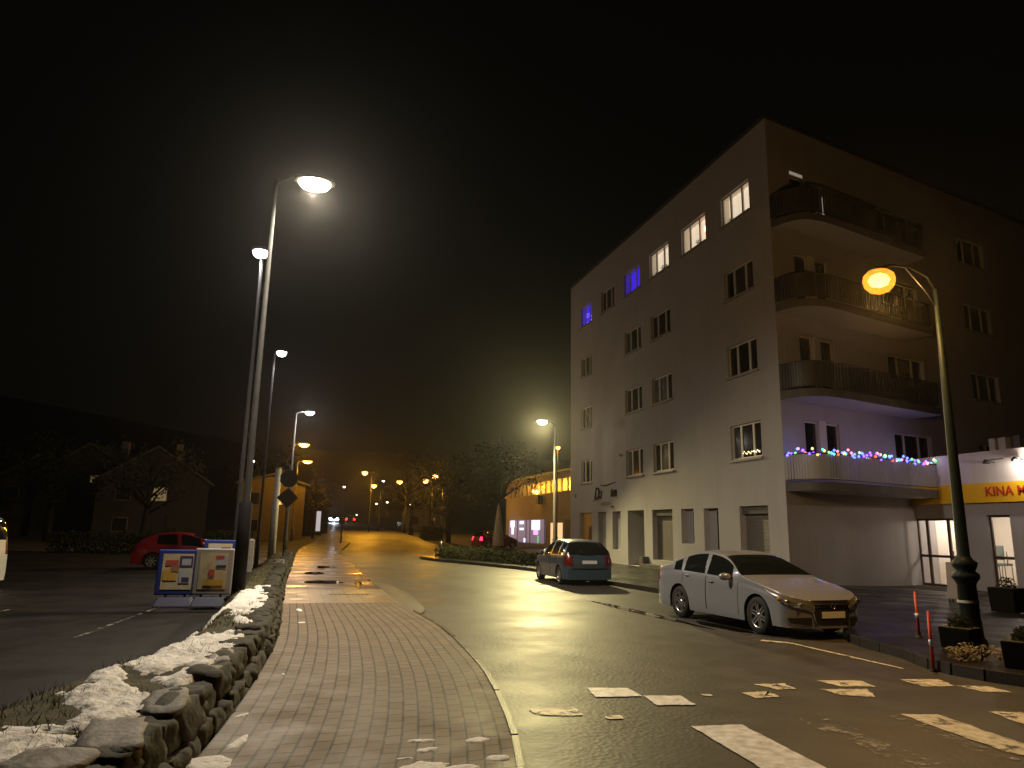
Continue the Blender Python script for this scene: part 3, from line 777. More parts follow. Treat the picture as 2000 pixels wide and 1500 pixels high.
# first floor corner window: a row of warm candle lights on the sill, pale curtains at the side
M_candle = lens_mat("candle_glow", (1.0, 0.78, 0.45), 3.5)
for k in range(14):
    cl = MB(); cl.lathe([(0.001, -0.03), (0.024, 0), (0.001, 0.03)], 6, (-0.02+0.10-0.02, 1.5+k*0.085+random.uniform(-0.02, 0.02), 4.93+0.10*abs(math.sin(k*0.9))+random.uniform(-0.02, 0.04))); cl.build("candle_light", M_candle, tower)
# street level
for g in G:
    kind, a0, a1, z0, z1 = g
    P = lambda a, z, d: (d, a, z)
    if kind == 'amber':
        d = MB(); d.quad(P(a0, z0, 0.3), P(a1, z0, 0.3), P(a1, z1, 0.3), P(a0, z1, 0.3)); do = d.build("door", M_orange_door, tower)
        h = MB(); h.box(0.24, a0+0.25, z0, 0.30, a0+1.1, z0+1.9); h.build("door_leaf", M_wood, do)
    elif kind == 'niche':
        f = MB(); f.box(0.27, a0, z0, 0.33, a1, z1); fo = f.build("shop_window", M_plaster, tower)
        p = MB(); p.box(0.262, a0+0.06, z0+0.1, 0.268, a0+(a1-a0)*0.45, z1-0.12); p.build("pane", M_glass_d, fo)
    elif kind == 'shutter':
        f = MB(); f.box(0.28, a0, z0, 0.34, a1, z1); fo = f.build("roller_shutter", M_shutter, tower)
        b = MB(); b.box(0.12, a0+0.002, z1-0.30, 0.276, a1-0.002, z1-0.002); b.build("shutter_box", M_slab, fo)
    else:
        f = MB(); f.box(1.55, a0, z0, 1.6, a1, z1); fo = f.build("entrance_door", M_wood, tower)
        p = MB(); p.box(1.53, a0+0.15, 1.2, 1.546, a0+0.85, 2.4); p.build("pane", M_glass_d, fo)
        h = MB(); h.tube([(1.5, a0+1.0, 1.05), (1.5, a0+1.0, 1.35)], 0.02, 8); h.build("handle", M_chrome, fo)
st = MB(); st.box(-0.5, 8.1, 0.05, -0.002, 10.9, 0.28); st.box(-0.35, 10.95, 0.05, -0.002, 11.35, 0.62); st.build("doorstep", M_slab, tower)
gr = MB(); gr.box(-0.012, 1.55, 1.75, -0.004, 2.6, 2.1)
wv = MB()
for (y, z) in ((13.9, 5.9), (14.15, 5.95)): wv.box(-0.03, y, z, -0.002, y+0.14, z+0.14)
wv.box(-0.12, 15.15, 3.16, -0.002, 15.35, 3.24)
wv.lathe([(0.05, 0), (0.06, 0.06), (0.05, 0.2), (0.02, 0.24)], 10, (-0.06, 20.95, 3.9))
wv.build("wall_fitting", M_slab, tower)

# wall sign: script lettering, only partly readable in the photo
sign = thing("wall_sign", "dark script lettering with a long stroke on the pale wall above the niches", "sign", (C0.x-0.03, C0.y, 0))
def face_left(y, z): return Matrix(((0, 0, -1, 0), (-1, 0, 0, y), (0, 1, 0, z), (0, 0, 0, 1)))
text_mesh("lettering", "Du", 0.95, M_blackletter, sign, face_left(17.95, 3.72), 0.02, 0.012, 0.35, 0.85)
text_mesh("lettering", "ten", 0.72, M_blackletter, sign, face_left(15.55, 3.78), 0.02, 0.02, 0.25, 0.85)
s_ = MB(); s_.tube([(0, 17.0, 4.50), (0, 16.3, 4.42), (0, 15.4, 4.50), (0, 14.75, 4.56)], [0.02, 0.035, 0.03, 0.012], 8)
s_.tube([(0, 18.15, 3.62), (0, 17.4, 3.70), (0, 16.95, 3.74)], [0.012, 0.03, 0.01], 8)
s_.build("flourish", M_blackletter, sign)
s_ = MB()
for k in range(8):
    y = 16.9-k*0.19; h = 0.16+0.10*((k*37) % 3)/3
    s_.box(-0.01, y-0.11, 3.30, 0.01, y, 3.30+h)
s_.build("small_lettering", M_sill, sign)

# balconies on the right face
OUT = [(0.02, 0.02), (0.05, 0.55), (0.22, 1.0), (0.55, 1.28), (1.05, 1.42), (1.8, 1.47), (3.0, 1.45), (4.6, 1.40), (6.2, 1.36), (7.9, 1.34), (8.0, 1.30), (8.0, 0.02)]
def fp(a, d, z): return tuple(U*a + NRM*d + Vector((0, 0, z)))
OUTP = [p for p in OUT]
def smooth_out():
    Q = []
    P = [Vector((a, d, 0)) for a, d in OUT[:10]]
    for i in range(len(P)-1):
        p0 = P[max(i-1, 0)]; p1 = P[i]; p2 = P[i+1]; p3 = P[min(i+2, len(P)-1)]
        for k in range(5):
            t = k/5; Q.append(0.5*((2*p1)+(p2-p0)*t+(2*p0-5*p1+4*p2-p3)*t*t+(3*p1-p0-3*p2+p3)*t**3))
    Q.append(P[-1])
    return [(q.x, q.y) for q in Q] + [(8.0, 1.25), (8.0, 0.02)]
SO = smooth_out()
slab_z = [3.37, 6.75, 10.15, 13.58]
for k, z in enumerate(slab_z):
    b = MB(); n = len(SO); k0 = 0
    b.v += [fp(a, d, z) for a, d in SO] + [fp(a, d, z+0.30) for a, d in SO]
    b.face(tuple(reversed(range(n))), 1); b.face(tuple(range(n, 2*n)), 0)
    for i in range(n-1): b.face((i, i+1, n+i+1, n+i), 0)
    bo = b.build("balcony", [M_slab, M_soffit], tower)
    r_ = MB(); zt = z+0.30
    ins = [(a if i < len(SO)-2 else a-0.03, max(0.03, d-0.05)) for i, (a, d) in enumerate(SO)]
    r_.tube([fp(a, d, zt+1.02) for a, d in ins], 0.028, 8); r_.tube([fp(a, d, zt+0.10) for a, d in ins], 0.018, 6)
    # slats
    dist = 0; last = -1
    sl = MB()
    for (a, d), (a2, d2) in zip(ins[:-1], ins[1:]):
        p, q = Vector(fp(a, d, zt)), Vector(fp(a2, d2, zt)); L_ = (q-p).length; m_ = max(1, int(L_/0.115)); tv = (q-p).normalized(); nv = Vector((tv.y, -tv.x, 0))
        for i in range(m_):
            c = p.lerp(q, (i+0.5)/m_)
            sl.obox(c - tv*0.042 - nv*0.006 + Vector((0, 0, 0.08)), tv*0.084, nv*0.012, Vector((0, 0, 0.93)))
    ro = r_.build("railing", M_rail, bo)
    sl.build("slats", M_rail_w if k == 0 else M_rail, ro)
# dark planter boxes along the lowest balcony and its door screen
lb = MB()
for i in range(6, 24):
    (a, d), (a2, d2) = SO[i], SO[i+1]
    p, q = Vector(fp(a, d, 3.36)), Vector(fp(a2, d2, 3.36))
for k in range(4):
    zb = 3.80+3.37*k
    for (a, b_) in pairs:
        window(Vector((0, 0, 0)), U, NRM, a, b_, zb+0.15, zb+2.3, 'dark', tower, 1, False)
    window(Vector((0, 0, 0)), U, NRM, 6.75, 9.3, zb+1.2, zb+2.3, 'dark', tower, 3, True)
    window(Vector((0, 0, 0)), U, NRM, 13.0, 15.3, zb+1.0, zb+2.3, 'dark', tower, 3, True)
# white surround between the pair of balcony doors
for k in range(4):
    zb = 3.80+3.37*k; s = MB(); s.obox(Vector(fp(2.09, 0.004, zb+0.1)), U*0.36, NRM*0.02, Vector((0, 0, 2.25))); s.build("door_surround", M_frame_w if k in (0, 2) else M_plaster, tower)
# a lit gap of the top flat's balcony door
s = MB(); s.obox(Vector(fp(1.28, 0.01, 16.25)), U*0.75, NRM*0.02, Vector((0, 0, 0.12))); s.obox(Vector(fp(3.18, 0.01, 14.5)), U*0.09, NRM*0.02, Vector((0, 0, 1.2))); s.build("lit_door_gap", mat("door_gap_glow", (0.8, 0.7, 0.6), 0.8, emit=(1.0, 0.86, 0.7), estr=0.22), tower)

# fairy light string on the lowest balcony rail
fl = thing("fairy_lights", "string of multicoloured fairy lights wound along the lowest balcony rail", "lights", (C0.x, C0.y, 0))
path_pts = []
ins = [(a, max(0.03, d-0.05)) for a, d in SO[1:-2]]
dd = [0]
for i in range(len(ins)-1): dd.append(dd[-1]+math.hypot(ins[i+1][0]-ins[i][0], ins[i+1][1]-ins[i][1]))
def along(s):
    i = 0
    while i < len(dd)-2 and dd[i+1] < s: i += 1
    f = (s-dd[i])/max(1e-6, dd[i+1]-dd[i]); return ins[i][0]+(ins[i+1][0]-ins[i][0])*f, ins[i][1]+(ins[i+1][1]-ins[i][1])*f
cols_b = [((0.10, 0.16, 1.0), 4), ((1.0, 0.09, 0.04), 3), ((0.08, 0.7, 0.9), 2.5), ((1.0, 0.5, 0.12), 3), ((0.2, 0.08, 1.0), 4), ((1.0, 0.25, 0.4), 2.5), ((0.2, 0.9, 0.25), 2)]
bmats = [lens_mat("bulb_colour_%d" % i, c, s) for i, (c, s) in enumerate(cols_b)]
bmeshes = []
for mt in bmats:
    b = MB(); b.lathe([(0.001, -0.055), (0.040, -0.022), (0.046, 0.016), (0.001, 0.055)], 8); o = b.build("bulb", mt, fl); bmeshes.append(o)
NB = 98; cab = []
order = [0, 2, 0, 3, 5, 4, 0, 1, 6, 4, 0, 1, 5, 2, 3, 4, 0, 5, 0, 4, 1, 6, 0, 3, 2, 4, 0]
for k in range(NB):
    s = dd[-1]*(k+0.5)/NB; a, d = along(s); w = random.uniform(0, 6.28)
    p = Vector(fp(a, d+0.07*math.cos(w), 4.75+0.085*math.sin(w)+0.03*math.sin(k*0.31)+random.uniform(-0.03, 0.03)))
    cab.append(p)
    src = bmeshes[order[(k*5+int(k/4)) % len(order)]]
    o = src if False else src.copy()
    COL.objects.link(o); o.parent = fl; o.location = p
for o in bmeshes: bpy.data.objects.remove(o)
cb = MB(); cb.tube(cab, 0.006, 4); cb.build("cable", M_dark, fl)
for frac, c in ((0.1, (0.4, 0.5, 1.0)), (0.35, (0.55, 0.35, 1.0)), (0.6, (0.6, 0.35, 1.0)), (0.85, (0.5, 0.45, 1.0)), (0.98, (0.5, 0.4, 1.0))):
    a, d = along(dd[-1]*frac); point("fairy_glow", fp(a, d+0.04, 4.85), c, 5, fl, 0.12)

# ------------------------------------------------------------------ low shop extension
EX = 24.2
shop = thing("shop_building", "low flat roofed takeaway with yellow sign band beside the tall block", "building", (EX, 0, 0))
Y0, Y1 = 14.0, 24.2
D1 = (21.95, 24.38-0.0); 
doors = [(22.05, 24.05, -0.07, 2.58), (19.85, 20.75, -0.02, 2.68)]
w = MB()
# wall runs along y from Y0; a measured from Y0
hs = [(a-Y0, b-Y0, z0, z1) for a, b, z0, z1 in doors] + [(17.0-Y0, 19.2-Y0, 0.9, 2.6)]
panel_wall(w, Vector((0, Y0, 0)), VY, VXm, Y1+0.0-Y0, -0.2, 3.13, hs, 0.2)
w.quad((0, Y0, -0.2), (0, Y0, 5), (14, Y0, 5), (14, Y0, -0.2))
w.build("wall", M_plaster, shop)
w = MB(); w.box(-0.10, Y0, 3.84, 14, Y1, 5.0); w.build("fascia", M_plaster_w, shop)
w = MB(); w.box(-0.16, Y0, 3.13, 0.3, Y1, 3.838); so = w.build("sign_band", M_yellow, shop)
text_mesh("lettering", "KINA M", 0.47, M_red, so, face_left(20.56, 3.36) @ Matrix.Translation((0, 0, 0.165)), 0.01, 0.012, 0, 1.0)
w = MB(); w.tube([(-0.10, 20.3, 4.55), (-0.45, 20.2, 4.62), (-0.55, 19.4, 4.62)], 0.018, 8)
for y in (20.1, 19.0, 17.9):
    w.tube([(-0.10, y, 4.55), (-0.5, y, 4.62)], 0.015, 6); w.lathe([(0.03, 0.05), (0.09, -0.02), (0.10, -0.10), (0.02, -0.10)], 12, (-0.52, y, 4.6))
w.build("sign_lamp", M_dark, shop)
sp = point("sign_light", (-0.55, 18.9, 4.48), (1.0, 0.85, 0.72), 95, shop, 0.06)
for y, z in ((21.75, 5.0), (21.3, 5.0), (20.7, 5.0)):
    w = MB(); w.box(2.0, y, 5.0, 2.3, y+0.3 if y < 21.7 else y+0.26, 5.75); w.build("roof_vent", M_plaster_w if y > 21 else M_slab, shop)
# interior of the shop, lit
w = MB(); w.quad((4.5, 17, -0.06), (4.5, Y1+0.1, -0.06), (4.5, Y1+0.1, 2.9), (4.5, 17, 2.9)); w.quad((0.25, Y1+0.1, -0.06), (0.25, Y1+0.1, 2.9), (4.5, Y1+0.1, 2.9), (4.5, Y1+0.1, -0.06))
w.quad((0.25, 17, -0.06), (4.5, 17, -0.06), (4.5, 17, 2.9), (0.25, 17, 2.9)); w.quad((0.25, 17, 2.9), (4.5, 17, 2.9), (4.5, Y1+0.1, 2.9), (0.25, Y1+0.1, 2.9))
w.build("interior_wall", M_white_in, shop)
w = MB(); w.quad((0.02, 17, -0.055), (4.5, 17, -0.055), (4.5, Y1+0.1, -0.055), (0.02, Y1+0.1, -0.055)); w.build("interior_floor", M_floor_in, shop)
w = MB(); w.box(1.6, 19.5, 2.80, 2.6, 19.8, 2.86); w.box(1.6, 22.9, 2.80, 2.6, 23.2, 2.86); w.build("ceiling_light", lens_mat("tube_light", (1.0, 0.9, 0.78), 6), shop)
point("shop_light", (2.0, 19.7, 2.65), (1.0, 0.84, 0.68), 120, shop, 0.2); point("shop_light", (2.0, 23.0, 2.65), (1.0, 0.84, 0.68), 120, shop, 0.2)
def shop_door(a, b, z0, z1, leafs):
    f = MB(); t = 0.085
    def bar(y0, y1, q0, q1, d=0.10): f.box(d, y0, q0, d+0.06, y1, q1)
    bar(a, a+t, z0, z1); bar(b-t, b, z0, z1); bar(a+t, b-t, z0, z0+t+0.03); bar(a+t, b-t, z1-t, z1)
    xs_ = [a+t] + leafs + [b-t]
    for l_ in leafs: bar(l_-0.06, l_+0.06, z0+t+0.03, z1-t, 0.098)
    zm = z0+1.18; bar(a+t, b-t, zm-0.05, zm+0.05, 0.096)
    fo = f.build("door", M_frame_br, shop)
    g = MB(); g.quad((0.14, a+t, z0+t), (0.14, b-t, z0+t), (0.14, b-t, z1-t), (0.14, a+t, z1-t))
    G_ = bpy.data.materials.get("door_glass")
    if not G_:
        G_ = bpy.data.materials.new("door_glass"); G_.use_nodes = True; n = G_.node_tree.nodes; l = G_.node_tree.links
        n.remove(n["Principled BSDF"]); tr = n.new("ShaderNodeBsdfTransparent"); tr.inputs[0].default_value = (0.93, 0.94, 0.92, 1); gl = n.new("ShaderNodeBsdfGlossy"); gl.inputs["Roughness"].default_value = 0.03
        mx = n.new("ShaderNodeMixShader"); mx.inputs[0].default_value = 0.08; l.new(tr.outputs[0], mx.inputs[1]); l.new(gl.outputs[0], mx.inputs[2]); l.new(mx.outputs[0], n["Material Output"].inputs[0])
    g.build("pane", G_, fo)
    h = MB(); h.tube([(0.05, a+0.32, z0+0.9), (0.05, a+0.32, z0+1.4)], 0.02, 8); h.build("handle", M_chrome, fo)
shop_door(*doors[0], [23.55, 22.55]); shop_door(*doors[1], [])
w = MB(); w.quad((0.12, 17.0, 0.9), (0.12, 19.2, 0.9), (0.12, 19.2, 2.6), (0.12, 17.0, 2.6)); w.build("shop_window", M_glass_d, shop)
w = MB(); w.box(-0.03, 16.95, 0.82, 0.1, 19.25, 0.9); w.build("sill", M_frame_br, shop)
# chairs in the shop
def chair(loc, rz, label):
    t = thing("dining_chair", label, "chair", loc, rz, "chairs inside the lit shop")
    m = MB(); m.box(-0.24, -0.24, 0.82, 0.24, 0.24, 0.92); bevel(m.build("seat", M_chair, t), 0.03)
    m = MB(); m.box(-0.24, 0.19, 1.05, 0.24, 0.27, 1.62); bevel(m.build("backrest", M_chair, t), 0.03)
    for sx in (-1, 1):
        for sy in (-1, 1):
            m = MB(); m.tube([(sx*0.21, sy*0.21, 0), (sx*0.20, sy*0.21, 0.82 if sy < 0 else 1.2)], 0.015, 6); m.build("leg", M_black, t)
chair((EX+1.6, 23.2, -0.055), R(100), "tall grey padded bar chair nearest the frame behind the glazed double door")
chair((EX+1.9, 22.45, -0.055), R(70), "tall grey padded bar chair beside the door post in the lit shop")
chair((EX+3.2, 23.0, -0.055), R(95), "grey bar chair by the back wall seen through the double door")
w = MB(); w.box(3.4-0.0, 19.2, 0.9, 3.9, 20.1, 0.98); 
ct = thing("shop_counter", "pale counter with a brown top inside the single lit shop door", "counter", (EX+2.6, 19.0, -0.055))
m_ = MB(); m_.box(0, 0, 0, 0.6, 1.2, 0.95); m_.build("counter_front", M_white_in, ct)
m_ = MB(); m_.box(-0.03, -0.03, 0.952, 0.63, 1.23, 1.0); m_.build("counter_top", M_frame_br, ct)

# ------------------------------------------------------------------ street lamps
def lamp(x, y, h, side, arm, label, lens, lcol, power, head=(0.62, 0.26), polem=None, r0=0.10, r1=0.045, name="street_lamp", group=None, z0=None, light=True, lsize=0.12, rz=0.0, spot=None, round_head=False, aim=(0, 0, -1), step=(1.2, 0.72)):
    """A column lamp; the arm points along +x*side (before rz)."""
    z0 = gz(x, y) if z0 is None else z0
    t = thing(name, label, "street lamp", (x, y, z0), rz, group)
    p = MB(); p.tube([(0, 0, -0.05), (0, 0, step[0]), (0, 0, step[0]+0.04), (0, 0, h)], [r0, r0, r0*step[1], r1], 14)
    p.build("pole", polem or M_pole, t)
    b = MB(); b.lathe([(r0*1.9, -0.02), (r0*1.9, 0.03), (r0*1.1, 0.05)], 14); b.build("base_plate", polem or M_pole, t)
    if arm > 0:
        a = MB(); a.tube([(0, 0, h-0.25), (0.04*side, 0, h-0.05), (arm*0.5*side, 0, h+0.06), (arm*side, 0, h+0.10)], r1*0.85, 10); a.build("arm", polem or M_pole, t)
    hx = (arm)*side; hz = h+0.10 if arm > 0 else h+0.02
    L_, Wd = head; HO = 0.45 if arm > 0 else -0.1
    hd = MB()
    n = 12; prof = []
    # housing: a flattened shell
    k0 = len(hd.v)
    secs = [(-0.5, 0.35, 0.35), (-0.42, 0.75, 0.7), (-0.1, 1.0, 1.0), (0.25, 0.95, 0.9), (0.45, 0.6, 0.55), (0.5, 0.3, 0.25)]
    for sx, sw, sh in secs:
        for j in range(n):
            a_ = 2*math.pi*j/n
            zz = math.sin(a_); zz = zz*0.13*sh if zz > 0 else zz*0.03
            hd.v.append((hx + side*(sx*L_+L_*HO), math.cos(a_)*Wd*0.5*sw, hz+zz))
    for i in range(len(secs)-1):
        for j in range(n): hd.face((k0+i*n+j, k0+i*n+(j+1) % n, k0+(i+1)*n+(j+1) % n, k0+(i+1)*n+j), 0, True)
    hd.face(tuple(range(k0, k0+n))); hd.face(tuple(range(k0+(len(secs)-1)*n, k0+len(secs)*n)))
    ho = hd.build("lamp_head", M_head, t); fix_normals(ho)
    ln = MB(); lx = hx + side*L_*HO
    K = 14
    rings = [(1.0, -0.015), (0.97, -0.09), (0.78, -0.17), (0.42, -0.22), (0.02, -0.235)]
    if round_head: q_ = L_*0.40; rings = [(0.75, 0.25*q_), (1.0, -0.25*q_), (0.9, -0.75*q_), (0.55, -1.1*q_), (0.02, -1.25*q_)]
    for rr, zz in rings:
        for j in range(K):
            a_ = 2*math.pi*j/K; ln.v.append((lx+math.cos(a_)*L_*0.40*rr, math.sin(a_)*Wd*0.46*rr, hz+zz))
    for i in range(len(rings)-1):
        for j in range(K): ln.face((i*K+j, i*K+(j+1) % K, (i+1)*K+(j+1) % K, (i+1)*K+j), 0, True)
    ln.build("lens", lens, ho)
    if light: point("lamp_light", (lx, 0, hz-(0.32 if not round_head else 0.4)), lcol, power, t, lsize, spot, aim)
    return t
lamp(-1.22, 16.58, 9.6, 1, 0.45, "tall nearest street lamp with a glaring warm white head on a short arm", L_warm, WARM, 4500, (0.95, 0.55), M_dpole, 0.14, 0.042, z0=0.25, step=(2.0, 0.52), lsize=0.1, spot=(165, 0.7), aim=(0.25, -0.1, -0.95))
lamp(-1.76, 21.25, 9.72, 1, 0.0, "slim street lamp with white head on its pole top, behind the nearest tall lamp", L_white, WHITE, 420, (0.55, 0.4), M_dpole, 0.09, 0.045, z0=0.05, spot=(140, 0.6), aim=(0.4, -0.2, -0.9))
lamp(-1.85, 33.77, 9.55, 1, 0.05, "slender white headed street lamp between white fence post and pale utility pole", L_white, WHITE, 500, (0.55, 0.4), M_dpole, 0.09, 0.045, z0=0.05, spot=(140, 0.6), aim=(0.4, -0.2, -0.9))
lamp(-1.05, 52.0, 9.55, 1, 0.55, "street lamp with a flat white head on a short arm, above two orange lamps", L_white, WHITE, 900, (0.8, 0.4), None, 0.11, 0.05, z0=0.1)
lamp(-1.15, 57.4, 7.85, 1, 0.3, "upper of the two sodium orange street lamps on the house side of the road", L_sod, SOD, 900, (1.0, 0.55), None, 0.10, 0.05)
lamp(-0.95, 71.6, 7.45, 1, 0.4, "lower orange street lamp on a bracket beside the yellow lit house", L_sod, SOD, 1100, (1.1, 0.6), None, 0.10, 0.05)
lamp(13.95, 39.6, 7.95, -1, 0.45, "street lamp with a pale white head standing before the hedge by the block", L_warm, R1C, 10500, (0.75, 0.4), None, 0.09, 0.05, z0=0.13, lsize=0.15, spot=(172, 0.5), aim=(-0.75, -0.3, -0.6))
lamp(20.9, 58.6, 8.9, -1, 0.0, "small orange lamp just clear of the block, over the beige store", L_sod, SOD, 120, (0.5, 0.4), None, 0.09, 0.05)
FAR = [(15.0, 84.5, 7.2, 'sod', 5500, "large orange lamp, topmost of the pair above the road bend"), (15.4, 94.0, 7.0, 'sod', 3500, "orange lamp just under the largest far orange lamp"),
       (7.9, 100.0, 8.0, 'sod', 7500, "orange lamp above the lit red tail lamps of the leading car"), (9.6, 104.0, 6.4, 'sod', 2200, "small orange lamp just below the one over the tail lamps"),
       (12.6, 99.0, 6.9, 'sod', 2200, "orange bracketed lamp midway between the two pairs")]
for x, y, h, k, pw, lb_ in FAR:
    t = lamp(x+0.7, y, h, -1, 0.55, lb_ + " along the far road", L_sod, SOD, pw, (0.95, 0.83), M_black, 0.09, 0.05, round_head=True, lsize=0.25, spot=(165, 0.4), aim=(0.0, -0.55, -0.83))
SMALL = [(673, 950), (749, 939), (736, 983), (757, 980), (804, 964), (801, 985), (824, 993), (697, 1005), (613, 958), (622, 956), (495, 900), (829, 1009)]
SM_L = ["tiny pale lamp left of the orange lamp above the tail lamps", "tiny whitish lamp high between the far orange lamps", "small pale lamp under the lower orange lamp over the road",
        "tiny pale lamp just beside the small pale one under the orange lamp", "small pale lamp under the bracketed orange lamp", "small pale lamp low above the far dark hedge", "tiny bluish white lamp low over the far hedge",
        "tiny pale lamp low over the tail lamps of the leading car", "tiny amber lamp of the close pair above the headlights", "tiny whitish lamp of the close pair above the headlights", "small white lamp on the edge of the yellow lit house", "tiny warm lamp low by the far pale house"]
def ray_dir(px, py):
    c = Vector(((px-1000)/1387.0, (py-750)/1387.0, 1.0)); return right*c.x + down*c.y + fwd*c.z
L_bluew = lens_mat("lens_far_blue", (0.8, 0.85, 1.0), 8)
for i, (px, py) in enumerate(SMALL):
    d = ray_dir(px, py); yy = [180, 165, 200, 200, 190, 205, 210, 190, 170, 170, 66, 150][i]
    p = Vector((0, 0, 1.8)) + d*(yy/d.y)
    lens = L_pale if i not in (1, 6, 9, 10) else (L_bluew if i == 6 else L_white)
    hh = max(2.5, p.z - gz(p.x, yy))
    sz = 0.55 if yy > 100 else 0.3
    if i in (2, 0, 3): sz = 0.8
    lamp(p.x, yy, hh, 1, 0.0, SM_L[i], lens, SOD, 0, (sz, sz), M_black, 0.08, 0.05, light=False, round_head=True, z0=p.z-hh)

# ornamental lantern on the right
lan = thing("lantern_post", "dark green ornamental iron post with a glowing amber lantern on its arm", "street lamp", (10.25, 9.28, 0.13))
m_ = MB(); m_.lathe([(0.21, 0), (0.21, 0.12), (0.17, 0.16), (0.15, 0.5), (0.135, 0.95), (0.155, 1.0), (0.20, 1.06), (0.20, 1.12), (0.14, 1.17), (0.175, 1.24), (0.19, 1.30), (0.12, 1.36), (0.095, 1.42), (0.082, 2.6), (0.062, 4.2), (0.040, 5.9), (0.015, 5.95)], 18); m_.build("pole", M_green, lan)
m_ = MB()
m_.tube([(0, 0, 5.9), (-0.15, 0, 6.12), (-0.5, 0, 6.24), (-0.9, 0, 6.24), (-1.17, 0, 6.16)], [0.03, 0.024, 0.02, 0.02, 0.02], 10); m_.tube([(0, 0, 5.55), (-0.22, 0, 5.85), (-0.6, 0, 6.22)], 0.012, 8); m_.build("arm", M_black, lan)
m_ = MB(); m_.lathe([(0.02, 0.16), (0.07, 0.14), (0.16, 0.09), (0.165, 0.07), (0.02, 0.07)], 18, (-1.19, 0, 6.02)); hd_ = m_.build("lantern_cap", M_black, lan)
L_globe = bpy.data.materials.new("frosted_amber_globe"); L_globe.use_nodes = True; n = L_globe.node_tree.nodes; l = L_globe.node_tree.links
n.remove(n["Principled BSDF"]); em = n.new("ShaderNodeEmission"); em.inputs[0].default_value = (1.0, 0.36, 0.03, 1); em.inputs[1].default_value = 2.2
tr = n.new("ShaderNodeBsdfTransparent"); tr.inputs[0].default_value = (1, 0.8, 0.5, 1); mx = n.new("ShaderNodeMixShader"); mx.inputs[0].default_value = 0.55
l.new(tr.outputs[0], mx.inputs[1]); l.new(em.outputs[0], mx.inputs[2]); l.new(mx.outputs[0], n["Material Output"].inputs[0])
m_ = MB(); m_.lathe([(0.165, 0.068), (0.235, 0.0), (0.255, -0.09), (0.235, -0.19), (0.16, -0.28), (0.05, -0.325), (0.005, -0.33)], 36, (-1.19, 0, 6.02)); gl_ = m_.build("glass_globe", L_globe, hd_)
m_ = MB(); m_.lathe([(0.001, 0.05), (0.075, 0.035), (0.13, 0.0), (0.17, -0.07), (0.13, -0.15), (0.001, -0.2)], 32, (-1.19, 0, 6.0)); m_.build("bulb", L_amb, hd_)
point("lantern_light", (-1.19, 0, 5.52), AMB, 720, lan, 0.16)
cl_ = MB(); cl_.lathe([(0.155, 0.68), (0.157, 0.72)], 18, (0, 0, 0)); cl_.build("reflector_band", mat("pale_band", (0.5, 0.5, 0.5), 0.4), lan)

